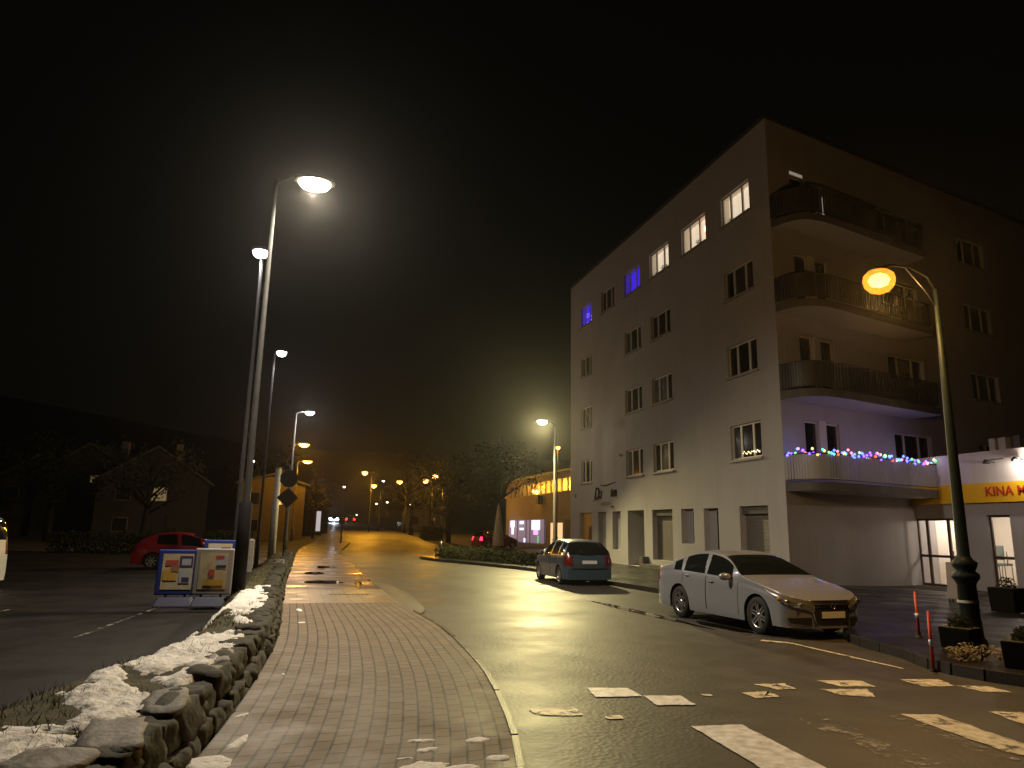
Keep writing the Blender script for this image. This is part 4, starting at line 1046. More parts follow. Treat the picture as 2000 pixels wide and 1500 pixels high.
# ------------------------------------------------------------------ cars
def chaikin(P, it=2):
    for _ in range(it):
        Q = [P[0]]
        for a, b in zip(P[:-1], P[1:]):
            Q.append((a[0]*0.75+b[0]*0.25, a[1]*0.75+b[1]*0.25)); Q.append((a[0]*0.25+b[0]*0.75, a[1]*0.25+b[1]*0.75))
        Q.append(P[-1]); P = Q
    return P
def interp(T, x):
    if x <= T[0][0]: return T[0][1]
    for a, b in zip(T[:-1], T[1:]):
        if x <= b[0]: return a[1]+(b[1]-a[1])*(x-a[0])/max(1e-9, b[0]-a[0])
    return T[-1][1]
def sstep(a, b, x):
    t = min(1, max(0, (x-a)/(b-a))); return t*t*(3-2*t)
def build_car(name, label, S, paint, loc, rz, group=None, cat="car", step=0.022, tl=None, hl=None, trim_bumper=None):
    """x runs from the nose (0) to the tail (L); the root sits on the ground at mid length."""
    L, Wd, top, belt, wh, wr, sill = S['L'], S['W'], S['top'], S['belt'], S['wheels'], S['wr'], S.get('sill', 0.21)
    root = thing(name, label, cat, loc, rz, group)
    prof = chaikin(top, 2)
    d = [0]
    for a, b in zip(prof[:-1], prof[1:]): d.append(d[-1]+math.hypot(b[0]-a[0], b[1]-a[1]))
    n = int(d[-1]/step); ST = []; j = 0
    for k in range(n+1):
        s = d[-1]*k/n
        while j < len(d)-2 and d[j+1] < s: j += 1
        f = (s-d[j])/max(1e-9, d[j+1]-d[j]); ST.append((prof[j][0]+(prof[j+1][0]-prof[j][0])*f, prof[j][1]+(prof[j+1][1]-prof[j][1])*f))
    hw = Wd/2; ra = wr+0.055
    NL, NU, NT = 16, 12, 12
    tf, tr = S.get('taper_f', 0.24), S.get('taper_r', 0.14)
    def halfw(x):
        w = hw
        w *= 1 - 0.58*max(0, (0.42-x)/0.42)**2.6 - tf*0.45*max(0, (1.0-x)/1.0)**2 - tr*max(0, (x-(L-0.6))/0.6)**2.3
        return w
    rowsv = []; V = []; info = []
    for (x, zt) in ST:
        w = halfw(x); zb = min(interp(belt, x), zt-0.02); h = zt-zb
        zl = sill
        if x < 0.3: zl = sill+0.0
        for xw in wh:
            if abs(x-xw) < ra: zl = max(zl, wr + math.sqrt(max(0, ra*ra-(x-xw)**2)))
        zl = min(zl, zb-0.03)
        wtop = w*(0.95-S.get('tumble', 0.21)*sstep(0.08, 0.5, h))
        ze = zb+h*(0.90 - 0.0)
        row = []
        for i in range(NL+1):
            s = i/NL; z = zl+(zb-zl)*s
            g = (z-sill)/max(0.05, zb-sill)
            y = w*(0.945+0.055*math.sin(math.pi*min(1, 0.12+0.72*g)))
            if g > 0.9: y -= w*0.010*(g-0.9)/0.1
            row.append((y, z, 0, s))
        yb = row[-1][0]
        for i in range(1, NU+1):
            s = i/NU; row.append((yb+(wtop-yb)*s + 0.02*math.sin(math.pi*s)*min(1, h*2), zb+(ze-zb)*s, 1, s))
        for i in range(1, NT+1):
            a = math.pi/2*i/NT; row.append((wtop*math.cos(a)**0.75 if i < NT else 0.0, ze+(zt-ze)*math.sin(a)**1.2, 2, i/NT))
        rowsv.append(row)
    M_ = len(rowsv[0])
    parts = {}
    def classify(x, y, z, seg, s, h):
        for (nm, fn) in S['parts']:
            if fn(x, abs(y), z, seg, s, h): return nm
        if seg == 1 and h > 0.24 and 0.08 < s < 0.9:
            for q, (x0, x1) in enumerate(S['windows']):
                sl = S.get('wslant', 0.0)
                if x0 + sl*s < x < x1 + sl*s*0.3: return 'side_window%d' % q
        if seg == 2 and s > 0.12:
            if S['ws'][0] < x < S['ws'][1]: return 'windscreen'
            if S['rw'][0] < x < S['rw'][1] and z > S['rw'][2]: return 'rear_window'
        if seg == 0:
            for q, (x0, x1) in enumerate(S['doors']):
                if x0 < x < x1: return 'door%d' % q
        return 'body'
    buckets = {}
    for k in range(len(ST)-1):
        for i in range(M_-1):
            y0, z0, sg, s0 = rowsv[k][i+1]; ym = (rowsv[k][i][0]+rowsv[k+1][i+1][0])/2; zm = (rowsv[k][i][1]+rowsv[k+1][i+1][1])/2
            xm = (ST[k][0]+ST[k+1][0])/2; h = ST[k][1]-min(interp(belt, ST[k][0]), ST[k][1]-0.02)
            c = classify(xm, ym, zm, sg, s0-0.5/({0: NL, 1: NU, 2: NT}[sg]), h)
            for sd_ in (1, -1):
                key = c if c in ('body', 'windscreen', 'rear_window', 'bonnet', 'boot_lid', 'grille', 'lower_grille', 'bumper', 'rear_bumper') else c+('L' if sd_ > 0 else 'R')
                buckets.setdefault(key, []).append((k, i, sd_))
    def vert(k, i, sd_, dn=0):
        x = ST[k][0]; y, z = rowsv[k][i][0]*sd_, rowsv[k][i][1]
        return (x-L/2, y, z)
    matmap = {'windscreen': M_cglass, 'rear_window': M_cglass, 'side_window': M_cglass, 'headlight': hl or M_hl, 'tail_light': tl or M_tl, 'grille': M_trim, 'lower_grille': M_trim, 'bumper': trim_bumper or paint, 'rear_bumper': trim_bumper or paint, 'indicator': M_indic}
    pobj = {}
    for key, fl_ in buckets.items():
        base = key.rstrip('LR').rstrip('0123456789')
        mb = MB(); ids = {}
        def vi(k, i, sd_):
            q = (k, i, sd_ if rowsv[k][i][0] > 1e-6 else 1)
            if q not in ids: ids[q] = len(mb.v); mb.v.append(vert(k, i, sd_))
            return ids[q]
        for (k, i, sd_) in fl_:
            f = (vi(k, i, sd_), vi(k+1, i, sd_), vi(k+1, i+1, sd_), vi(k, i+1, sd_))
            if sd_ < 0: f = f[::-1]
            f2 = []
            for q in f:
                if q not in f2: f2.append(q)
            if len(f2) > 2: mb.face(tuple(f2), 0, True)
        if base == 'body':
            for k in (0, len(ST)-1):      # close nose and tail
                ring = [vert(k, i, 1) for i in range(M_)] + [vert(k, i, -1) for i in reversed(range(M_-1))]
                mb.poly(ring if k == 0 else ring[::-1])
        pobj[key] = mb.build(base if base != 'door' else 'door', matmap.get(base, paint), root)
    # door shut lines and handles
    for q, (x0, x1) in enumerate(S['doors']):
        for sd_, nm in ((1, 'L'), (-1, 'R')):
            mb = MB()
            for xx in (x0, x1):
                k = min(range(len(ST)), key=lambda t_: abs(ST[t_][0]-xx))
                pts_ = [Vector(vert(k, i, sd_)) for i in range(2, NL+1) ]
                mb.tube(pts_, 0.0055, 4)
            dpar = pobj.get('door%d%s' % (q, nm), root)
            mb.build("shut_line", M_trim, dpar)
            k = min(range(len(ST)), key=lambda t_: abs(ST[t_][0]-(x1-0.20)))
            y = rowsv[k][NL-2][0]; z = rowsv[k][NL-2][1]
            mb = MB(); mb.tube([(ST[k][0]-L/2-0.09, sd_*(y+0.012), z), (ST[k][0]-L/2, sd_*(y+0.028), z+0.004), (ST[k][0]-L/2+0.09, sd_*(y+0.012), z)], 0.013, 6); mb.build("handle", S.get('handle_mat', paint), dpar)
    # underbody
    mb = MB(); mb.box(0.30-L/2, -(hw-0.24), 0.17, L/2-0.25, hw-0.24, 0.62); mb.build("underbody", M_dark, root)
    mb = MB()
    for xw in wh:
        for sd_ in (1, -1): mb.lathe([(ra+0.02, 0), (ra+0.02, 0.20), (0.02, 0.205)], 20, (xw-L/2, sd_*(hw-0.30), wr), 0, 'y') if sd_ > 0 else mb.lathe([(ra+0.02, 0), (ra+0.02, -0.20), (0.02, -0.205)], 20, (xw-L/2, sd_*(hw-0.30), wr), 0, 'y')
    # wheels
    spokes = S.get('spokes', 5)
    for xw in wh:
        for sd_ in (1, -1):
            we = bpy.data.objects.new("wheel", None); COL.objects.link(we); we.parent = root; we.location = (xw-L/2, sd_*(halfw(xw)-0.125), wr)
            ty = MB(); ty.lathe([(wr*0.66, -0.10), (wr*0.93, -0.11), (wr, -0.07), (wr, 0.07), (wr*0.93, 0.11), (wr*0.66, 0.10)], 36, (0, 0, 0), 0, 'y'); ty.build("tyre", M_tyre, we)
            rm = MB()
            rm.lathe([(wr*0.70, -0.09), (wr*0.70, 0.092*1), (wr*0.655, 0.098), (wr*0.62, 0.06), (wr*0.6, -0.05)], 32, (0, 0, 0), 0, 'y') if sd_ > 0 else rm.lathe([(wr*0.70, 0.09), (wr*0.70, -0.092), (wr*0.655, -0.098), (wr*0.62, -0.06), (wr*0.6, 0.05)], 32, (0, 0, 0), 0, 'y')
            for q in range(spokes):
                a = 2*math.pi*q/spokes + 0.3
                dv = Vector((math.cos(a), 0, math.sin(a))); pv = Vector((-math.sin(a), 0, math.cos(a))); yv = Vector((0, sd_, 0))
                for off in ((-0.5, 0.5) if S.get('twin', True) else (0,)):
                    w_ = wr*0.075 if S.get('twin', True) else wr*0.16
                    o_ = dv*(wr*0.10) + pv*(off*wr*0.17-w_/2) + yv*0.045
                    rm.hexa([o_, o_+pv*w_, o_+pv*w_+dv*wr*0.56, o_+dv*wr*0.56, o_+yv*0.03, o_+pv*w_+yv*0.03, o_+pv*w_+dv*wr*0.56+yv*0.035, o_+dv*wr*0.56+yv*0.035])
            rm.lathe([(0.001, sd_*0.085), (wr*0.12, sd_*0.08), (wr*0.17, sd_*0.05)], 14, (0, 0, 0), 0, 'y')
            ro = rm.build("rim", S.get('rim_mat', M_rim), we)
            bk = MB(); bk.lathe([(wr*0.62, sd_*0.02), (0.001, sd_*0.02)], 20, (0, 0, 0), 0, 'y'); bk.build("brake_disc", M_dark, we)
    # mirrors
    for sd_ in (1, -1):
        xm = S['mirror'][0]; zm = S['mirror'][1]; yb = halfw(xm)*0.97
        mb = MB(); k0 = 0
        secs_ = [(0.0, 0.35), (0.05, 0.9), (0.12, 1.0), (0.19, 0.85), (0.23, 0.4)]
        for sy, q in secs_:
            for j in range(10):
                a = 2*math.pi*j/10; mb.v.append((xm-L/2+0.02+math.cos(a)*0.07*q + sy*0.25, sd_*(yb+sy-0.02), zm+math.sin(a)*0.075*q))
        for i in range(len(secs_)-1):
            for j in range(10): mb.face((i*10+j, i*10+(j+1) % 10, (i+1)*10+(j+1) % 10, (i+1)*10+j), 0, True)
        mb.face(tuple(range(10))); mb.face(tuple(range(40, 50)))
        o = mb.build("wing_mirror", S.get('mirror_mat', paint), root); fix_normals(o)
    # headlamps: patches wrapped round the corners of the nose
    xh = S.get('hl_x', (0.03, 0.70)); NH = 16
    for sd_ in (1, -1):
        mb = MB()
        for k in range(NH+1):
            u = k/NH; x = xh[0]+(xh[1]-xh[0])*u**1.4; w = halfw(x)
            zt_ = min(interp(prof, x)-0.012, interp(belt, x)+0.055); zb_ = min(interp(belt, x)-0.085+0.05*u, zt_-0.01)
            zb_ = zb_+(zt_-zb_)*max(0, (u-0.55)/0.45)**2*0.9; zt2 = zt_-(zt_-zb_)*max(0, (0.12-u)/0.12)*0.3
            for j in range(5):
                v_ = j/4; bulge = 0.014+0.016*math.sin(math.pi*v_)
                mb.v.append((x-L/2-bulge*(1-u)*1.2, sd_*(w*(0.993-0.045*v_)+bulge*0.9), zb_+(zt2-zb_)*v_))
        for k in range(NH):
            for j in range(4):
                f = (k*5+j, (k+1)*5+j, (k+1)*5+j+1, k*5+j+1); mb.face(f if sd_ > 0 else f[::-1], 0, True)
        ho = mb.build("headlight", hl or M_hl, root)
        for q, (xx, rr) in enumerate(((0.12, 0.045), (0.24, 0.05), (0.38, 0.035))):
            w = halfw(xx); zc = interp(belt, xx)-0.02
            b_ = MB(); b_.lathe([(0.001, -0.012), (rr*0.7, -0.008), (rr, 0.004), (rr, 0.03)], 12, (xx-L/2-0.035, sd_*(w+0.012), zc), 0, 'x'); b_.build("lamp_bowl", M_indic if q == 2 else M_chrome, ho)
    # number plates
    for e in S['plates']:
        x, z, dx, wv = e
        mb = MB(); mb.box(x-L/2-0.016, -0.26, z-0.055, x-L/2+0.006, 0.26, z+0.055); mb.build("number_plate", M_plate, root)
    return root, ST, rowsv

P_silver = mat("silver_paint", (0.31, 0.32, 0.36), 0.26, metal=0.32, coat=0.6)
P_blue = mat("blue_grey_paint", (0.055, 0.10, 0.16), 0.30, metal=0.35, coat=0.6)
P_red = mat("red_paint", (0.30, 0.012, 0.025), 0.28, coat=0.6)
P_red2 = mat("dark_red_paint", (0.16, 0.01, 0.02), 0.3, coat=0.5)
P_white = mat("white_paint", (0.70, 0.70, 0.68), 0.3, coat=0.6)
P_black = mat("black_paint", (0.02, 0.02, 0.025), 0.25, coat=0.6)

SEDAN = dict(L=4.77, W=1.82, wr=0.335, wheels=(0.98, 3.69), sill=0.20, tumble=0.23, taper_f=0.26,
    top=[(0.0, 0.56), (0.02, 0.62), (0.10, 0.70), (0.35, 0.79), (0.75, 0.88), (1.15, 0.955), (1.42, 1.01), (1.85, 1.25), (2.25, 1.425), (2.65, 1.475), (3.05, 1.475), (3.45, 1.41), (3.85, 1.25), (4.15, 1.12), (4.40, 1.085), (4.66, 1.07), (4.75, 0.98), (4.77, 0.72)],
    belt=[(0, 0.55), (0.3, 0.68), (0.9, 0.83), (1.5, 0.91), (2.5, 0.94), (4.0, 0.99), (4.77, 0.93)],
    windows=[(1.72, 2.62), (2.70, 3.52), (3.60, 3.98)], wslant=0.10, ws=(1.45, 2.20), rw=(3.50, 4.12, 1.0), doors=[(1.55, 2.64), (2.66, 3.55)], mirror=(1.78, 0.98), plates=[(-0.012, 0.43, 0, 1), (4.775, 0.80, 0, 1)], spokes=6,
    parts=[('tail_light', lambda x, y, z, sg, s, h: x > 4.56 and y > 0.5 and 0.76 < z < 0.96 and sg <= 1)])
HATCH = dict(L=4.10, W=1.74, wr=0.305, wheels=(0.82, 3.32), sill=0.20, tumble=0.24, taper_f=0.28, taper_r=0.10,
    top=[(0.0, 0.52), (0.03, 0.62), (0.20, 0.74), (0.60, 0.88), (0.95, 0.98), (1.15, 1.06), (1.55, 1.32), (1.95, 1.48), (2.4, 1.53), (3.0, 1.525), (3.50, 1.48), (3.70, 1.42), (3.88, 1.18), (3.99, 0.98), (4.06, 0.86), (4.09, 0.70), (4.10, 0.46)],
    belt=[(0, 0.50), (0.4, 0.72), (1.0, 0.90), (2.0, 0.94), (4.1, 0.98)],
    windows=[(1.45, 2.28), (2.36, 3.10), (3.18, 3.62)], wslant=0.12, ws=(1.2, 1.9), rw=(3.66, 4.0, 1.0), doors=[(1.25, 2.32), (2.34, 3.08)], mirror=(1.42, 1.0), plates=[(-0.012, 0.40, 0, 1)], spokes=7, twin=False,
    parts=[('tail_light', lambda x, y, z, sg, s, h: x > 3.93 and y > 0.56 and 0.66 < z < 0.97),
           ('rear_bumper', lambda x, y, z, sg, s, h: x > 3.86 and z < 0.56)])

def add_tail(root, S, paint):
    """Shaped tail parts fixed on the flat tail of the hatchback: tail lamps, plate, bumper rub strip."""
    L = S['L']
SIL_LOC = (9.08, 13.15, 0.0); SIL_RZ = R(90-4.0)   # nose points to -y, slightly to +x
car, ST_s, RW_s = build_car("silver_saloon", "silver four door saloon parked at the kerb facing the viewer", SEDAN, P_silver, (9.03, 13.38, 0.0), R(90+4.0), "cars parked along the kerb")
car.scale = (0.95, 1.0, 1.0)
# nose details of the saloon (local x from the nose = -L/2)
Ls = SEDAN['L']
mb = MB()
gx = -Ls/2
gz_ = [(0.30, 0.30), (0.47, 0.40), (0.60, 0.50), (0.655, 0.50)]
# grille: dark shield panel with fine bars following the nose
HWs = SEDAN['W']/2
def plan_x(y):
    y = abs(y); lo, hi = 0.0, 1.2
    def hwf(x): return HWs*(1 - 0.58*max(0, (0.42-x)/0.42)**2.6 - 0.26*0.45*max(0, (1.0-x)/1.0)**2)
    if y <= hwf(0)*0.97: return 0.0
    for _ in range(30):
        m = (lo+hi)/2
        if hwf(m)*0.985 < y: lo = m
        else: hi = m
    return hi
def nose_x(y, z): return gx - 0.016 + plan_x(y) + max(0, z-0.60)*0.55
m_g = MB()
rowsg = [(0.285, 0.36), (0.36, 0.385), (0.45, 0.40), (0.54, 0.44), (0.60, 0.47), (0.665, 0.50)]
for z, wv in rowsg:
    for j in range(13):
        y = -wv+2*wv*j/12; m_g.v.append((nose_x(y, z), y, z))
for i in range(len(rowsg)-1):
    for j in range(12): m_g.face((i*13+j, (i+1)*13+j, (i+1)*13+j+1, i*13+j+1), 0, False)
go = m_g.build("grille", M_trim, car)
m_b = MB()
for z, wv in ((0.56, 0.45), (0.60, 0.47), (0.64, 0.49)): m_b.tube([(nose_x(-wv+2*wv*j/12, z)-0.006, -wv+2*wv*j/12, z) for j in range(13)], 0.005, 5)
edge = [(nose_x(wv, z)-0.004, wv, z) for z, wv in rowsg] + [(nose_x(0, 0.675)-0.004, 0.3*0, 0.675)]
left_ = [(nose_x(wv, z)-0.004, wv, z) for z, wv in rowsg]; right_ = [(nose_x(wv, z)-0.004, -wv, z) for z, wv in rowsg]
top_ = [(nose_x(0.5-j*0.1, 0.668)-0.004, 0.5-j*0.1, 0.668) for j in range(11)]
m_b.tube(left_ + top_[1:-1] + right_[::-1], 0.010, 6)
m_b.lathe([(0.055, 0), (0.055, -0.012), (0.044, -0.014), (0.042, 0)], 20, (nose_x(0, 0.575)-0.008, 0, 0.585), 0, 'x')
m_b.build("grille_trim", M_chrome, go)
m_l = MB()
for sd_ in (1, -1):
    q = []
    for (y, z) in ((0.45, 0.245), (0.80, 0.27), (0.84, 0.36), (0.44, 0.385)):
        pass
    k0 = len(m_l.v)
    for j in range(11):
        y = 0.43+0.36*j/10; zt_ = 0.385-0.02*j/10; zb_ = 0.245+0.035*j/10+(0.06 if j == 10 else 0)
        m_l.v += [(gx-0.012+plan_x(y), sd_*y, zb_), (gx-0.012+plan_x(y), sd_*y, zt_)]
    for j in range(10):
        f = (k0+2*j, k0+2*j+2, k0+2*j+3, k0+2*j+1); m_l.face(f if sd_ < 0 else f[::-1], 0, True)
m_l.build("lower_grille", M_trim, car)


carb, ST_b, RW_b = build_car("blue_hatchback", "blue grey five door hatchback parked at the kerb seen from behind", HATCH, P_blue, (9.5, 25.15, 0.0), R(-90-2.0), "cars parked along the kerb")
Lh = HATCH['L']
m_ = MB(); m_.box(Lh/2+0.002, -0.26, 0.72, Lh/2+0.014, 0.26, 0.83); m_.build("number_plate", M_plate, carb)
m_ = MB(); m_.tube([(Lh/2-0.10, -0.80, 0.57), (Lh/2-0.01, -0.62, 0.57), (Lh/2+0.012, 0, 0.57), (Lh/2-0.01, 0.62, 0.57), (Lh/2-0.10, 0.80, 0.57)], 0.030, 6); m_.build("bumper_strip", M_trim, carb)
for sd_ in (1, -1):
    m_ = MB()
    secs_ = [(0.64, 0.60, 0.84, -0.004, 0.10), (0.80, 0.60, 0.85, 0.008, 0.10), (0.96, 0.63, 0.82, 0.055, 0.12), (1.10, 0.72, 0.78, 0.12, 0.16)]
    P_ = []
    for z, y0, y1, bx, bx2 in secs_:
        for (y, xx) in ((y0, Lh/2-bx+0.004), (y1-0.04, Lh/2-bx-0.035), (y1+0.012, Lh/2-bx-0.20)): P_.append((xx, sd_*y, z))
    m_.v = P_
    for i in range(3):
        for j in range(2): 
            f = (i*3+j, i*3+j+1, (i+1)*3+j+1, (i+1)*3+j); m_.face(f if sd_ > 0 else f[::-1], 0, True)
    m_.build("tail_light", M_tl, carb)
m_ = MB(); m_.tube([(Lh/2-0.55, 0.1, 1.50), (Lh/2-0.25, 0.1, 1.78)], 0.004, 5); m_.build("aerial", M_trim, carb)
m_ = MB(); m_.tube([(Lh/2-0.06, -0.05, 1.02), (Lh/2-0.17, -0.3, 1.16)], 0.008, 5); m_.build("rear_wiper", M_trim, carb)

HATCH2 = dict(HATCH); HATCH2['top'] = [(0.0, 0.50), (0.03, 0.60), (0.25, 0.72), (0.70, 0.86), (1.05, 0.97), (1.55, 1.24), (1.95, 1.40), (2.4, 1.46), (2.9, 1.44), (3.35, 1.36), (3.62, 1.24), (3.86, 1.02), (4.0, 0.92), (4.06, 0.82), (4.09, 0.68), (4.10, 0.46)]
HATCH2['ws'] = (1.1, 1.9); HATCH2['rw'] = (3.35, 3.85, 1.0); HATCH2['windows'] = [(1.50, 2.30), (2.40, 3.18)]; HATCH2['belt'] = [(0, 0.50), (0.4, 0.70), (1.0, 0.84), (2.0, 0.88), (4.1, 0.98)]
build_car("red_hatchback", "red hatchback parked side on in the dark lot behind the advertising boards", HATCH2, P_red, (-4.4, 32.6, 0.0), R(180), "cars parked in the dark lot", step=0.03)
VAN = dict(L=4.40, W=1.80, wr=0.31, wheels=(0.85, 3.55), sill=0.22, tumble=0.12, taper_f=0.24, taper_r=0.05,
    top=[(0.0, 0.55), (0.03, 0.68), (0.3, 0.85), (0.9, 1.02), (1.1, 1.10), (1.65, 1.62), (2.0, 1.84), (2.6, 1.93), (3.8, 1.93), (4.22, 1.90), (4.32, 1.72), (4.37, 1.15), (4.40, 0.9), (4.40, 0.5)],
    belt=[(0, 0.52), (0.5, 0.80), (1.2, 1.0), (4.4, 1.08)], windows=[(1.5, 2.3)], wslant=0.1, ws=(1.15, 1.95), rw=(4.25, 4.36, 1.2), doors=[(1.25, 2.35), (2.4, 3.3)], mirror=(1.5, 1.12), plates=[], spokes=6, twin=False,
    parts=[('tail_light', lambda x, y, z, sg, s, h: x > 4.2 and y > 0.7 and 0.9 < z < 1.35), ('rear_bumper', lambda x, y, z, sg, s, h: x > 4.1 and z < 0.55)])
build_car("white_van", "white panel van cut by the frame edge in the dark lot", VAN, P_white, (-9.85, 22.0, 0.0), R(-2), "cars parked in the dark lot", "van", 0.03)
build_car("dark_red_hatchback", "dark red car with a lit pink tail lamp behind the hedge near the folded parasol", HATCH, P_red2, (16.6, 62.6, gz(16, 62.6)), R(197), None, "car", 0.05, tl=M_tl_pink)
gy = gz(5.5, 150)
build_car("oncoming_car", "oncoming car with glaring blue white headlights up the road", SEDAN, P_black, (5.75, 152.0, gz(5, 152)), R(93), None, "car", 0.06, hl=M_hl_on)
build_car("leading_car", "car driving away with both red tail lamps lit beside the headlights", HATCH, P_black, (9.05, 150.0, gz(9, 150)), R(-92), None, "car", 0.06, tl=M_tl_on)
for (nm, x, lm, c, lbl) in (("oncoming_car", 5.75, M_hl_on, (0.8, 0.88, 1.0), None),):
    root = bpy.data.objects["oncoming_car"]
    for sd_ in (1, -1):
        m_ = MB(); m_.lathe([(0.001, -0.16), (0.20, -0.10), (0.24, 0.0)], 12, (-Ls/2-0.05, sd_*0.66, 0.66), 0, 'x'); m_.build("headlight", M_hl_on, root)
    point("headlight_beam", (-Ls/2-0.3, 0, 0.68), c, 800, root, 0.25)
root = bpy.data.objects["leading_car"]
for sd_ in (1, -1):
    m_ = MB(); m_.box(Lh/2-0.1, sd_*0.62 if sd_ > 0 else -0.98, 0.58, Lh/2+0.03, 0.98 if sd_ > 0 else -0.62, 0.86); m_.build("tail_light", M_tl_on, root)
build_car("braking_car", "small far car showing one red tail lamp beyond the road bend", HATCH, P_black, (17.4, 128.0, gz(17, 128)), R(-75), None, "car", 0.08, tl=M_tl_on)

# ------------------------------------------------------------------ pavement signs, posts, poles (left)
M_bluep = mat("blue_plastic", (0.02, 0.04, 0.22), 0.4); M_greyf = mat("grey_sign_frame", (0.32, 0.31, 0.32), 0.4)
M_bluebase = mat("dark_blue_base", (0.006, 0.010, 0.05), 0.6)
M_poster = mat("poster_paper", (0.50, 0.42, 0.28), 0.5, var=0.10, vscale=5)
PC = [M_poster, mat("poster_red", (0.42, 0.08, 0.06), 0.5), mat("poster_navy", (0.05, 0.04, 0.13), 0.5), mat("poster_gold", (0.55, 0.33, 0.06), 0.5), mat("poster_pale", (0.40, 0.42, 0.50), 0.5), mat("poster_brown", (0.30, 0.17, 0.10), 0.5)]
def pavement_sign(loc, rz, frame, label, blocks, wdt=0.86, hgt=1.22):
    t = thing("pavement_sign", label, "sign", loc, rz, "advertising boards at the lot edge")
    m = MB()
    z0 = 0.24; lean = 0.05
    def Yz(z): return lean*(z-z0)
    m.hexa([(-wdt/2, 0, z0), (wdt/2, 0, z0), (wdt/2, 0.11, z0), (-wdt/2, 0.11, z0), (-wdt/2, Yz(hgt), hgt), (wdt/2, Yz(hgt), hgt), (wdt/2, Yz(hgt)+0.10, hgt), (-wdt/2, Yz(hgt)+0.10, hgt)])
    bevel(m.build("board", frame, t), 0.03, 3)
    p = MB(); pw = wdt-0.22; pz0, pz1 = 0.36, hgt-0.09
    def quad(x0, x1, a, b, mi, d): 
        p.quad((x0, Yz(a)-d, a), (x1, Yz(a)-d, a), (x1, Yz(b)-d, b), (x0, Yz(b)-d, b), mi)
    quad(-pw/2, pw/2, pz0, pz1, 0, 0.006)
    for i, (u0, u1, v0, v1, mi) in enumerate(blocks):
        quad(-pw/2+pw*u0, -pw/2+pw*u1, pz0+(pz1-pz0)*v0, pz0+(pz1-pz0)*v1, mi, 0.009+0.0012*i)
    p.build("poster", PC, t)
    b = MB(); b.hexa([(-wdt*0.48, -0.20, 0), (wdt*0.48, -0.20, 0), (wdt*0.48, 0.32, 0), (-wdt*0.48, 0.32, 0), (-wdt*0.40, -0.04, 0.20), (wdt*0.40, -0.04, 0.20), (wdt*0.40, 0.16, 0.20), (-wdt*0.40, 0.16, 0.20)])
    bevel(b.build("base", M_bluebase, t), 0.03, 3)
    s = MB()
    for x in (-0.2, 0.2): s.tube([(x, 0.05, 0.19), (x, 0.05, 0.27)], 0.025, 8)
    s.build("spring", M_black, t)
pavement_sign((-2.62, 17.75, 0.0), R(-2), M_bluep, "blue advertising board with a yellow red and navy poster", [(0.55, 0.98, 0.62, 0.94, 2), (0.62, 0.92, 0.68, 0.86, 4), (0.10, 0.52, 0.66, 0.82, 1), (0.06, 0.50, 0.25, 0.56, 3), (0.58, 0.92, 0.18, 0.56, 4), (0.66, 0.90, 0.20, 0.34, 2), (0.30, 0.55, 0.50, 0.66, 5)])
pavement_sign((-1.82, 17.2, 0.05), R(-3), M_greyf, "grey framed advertising board with a pale poster and small red shape", [(0.58, 0.95, 0.60, 0.93, 4), (0.56, 0.86, 0.82, 0.92, 1), (0.6, 0.95, 0.58, 0.66, 2), (0.34, 0.56, 0.34, 0.54, 1), (0.2, 0.9, 0.1, 0.26, 3)], 0.80, 1.22)
pavement_sign((-2.0, 20.0, 0.02), R(-3), M_bluep, "blue advertising board half hidden behind the other two", [(0.05, 0.5, 0.72, 0.95, 4), (0.55, 0.95, 0.7, 0.9, 2), (0.1, 0.9, 0.2, 0.6, 0)], 0.80, 1.38)
def white_post(x, y, z, h, label):
    t = thing("white_post", label, "post", (x, y, z), 0, "white fence posts beside the wall")
    m = MB(); m.box(-0.11, -0.11, 0, 0.11, 0.11, h); bevel(m.build("post", mat("white_timber", (0.55, 0.53, 0.50), 0.6, var=0.1, vscale=5), t), 0.015)
    m = MB(); m.hexa([(-0.13, -0.13, h+0.002), (0.13, -0.13, h+0.002), (0.13, 0.13, h+0.002), (-0.13, 0.13, h+0.002), (-0.02, -0.02, h+0.07), (0.02, -0.02, h+0.07), (0.02, 0.02, h+0.07), (-0.02, 0.02, h+0.07)]); m.build("cap", M_frame_w, t)
white_post(-1.88, 30.0, 0.0, 1.2, "square white timber post standing clear behind the lamp pole")
white_post(-1.75, 20.6, 0.0, 1.28, "square white post at the edge of the half hidden blue board")
t = thing("utility_pole", "stout pale painted pole standing by the far end of the stone wall", "pole", (-1.42, 38.5, 0.0))
m_ = MB(); m_.tube([(0, 0, 0), (0, 0, 4.65)], [0.19, 0.15], 16); m_.build("pole", mat("pale_paint_pole", (0.42, 0.39, 0.34), 0.6, var=0.12, vscale=3), t)
m_ = MB(); m_.lathe([(0.16, 4.652), (0.17, 4.70), (0.02, 4.74)], 16); m_.build("cap", M_slab, t)
t = thing("road_sign", "dark backs of a round and a diamond road sign on one post", "sign", (-0.82, 36.2, 0.12))
m_ = MB(); m_.tube([(0, 0.06, 0), (0, 0.06, 4.5)], 0.035, 10); m_.build("post", M_black, t)
m_ = MB(); m_.v = [(0.44*math.cos(R(22.5+45*k)), 0, 3.9+0.44*math.sin(R(22.5+45*k))) for k in range(8)] + [(0.44*math.cos(R(22.5+45*k)), 0.02, 3.9+0.44*math.sin(R(22.5+45*k))) for k in range(8)]
m_.face(tuple(range(8))); m_.face(tuple(reversed(range(8, 16))))
for k in range(8): m_.face((k, 8+k, 8+(k+1) % 8, (k+1) % 8))
m_.build("sign_plate", M_black, t)
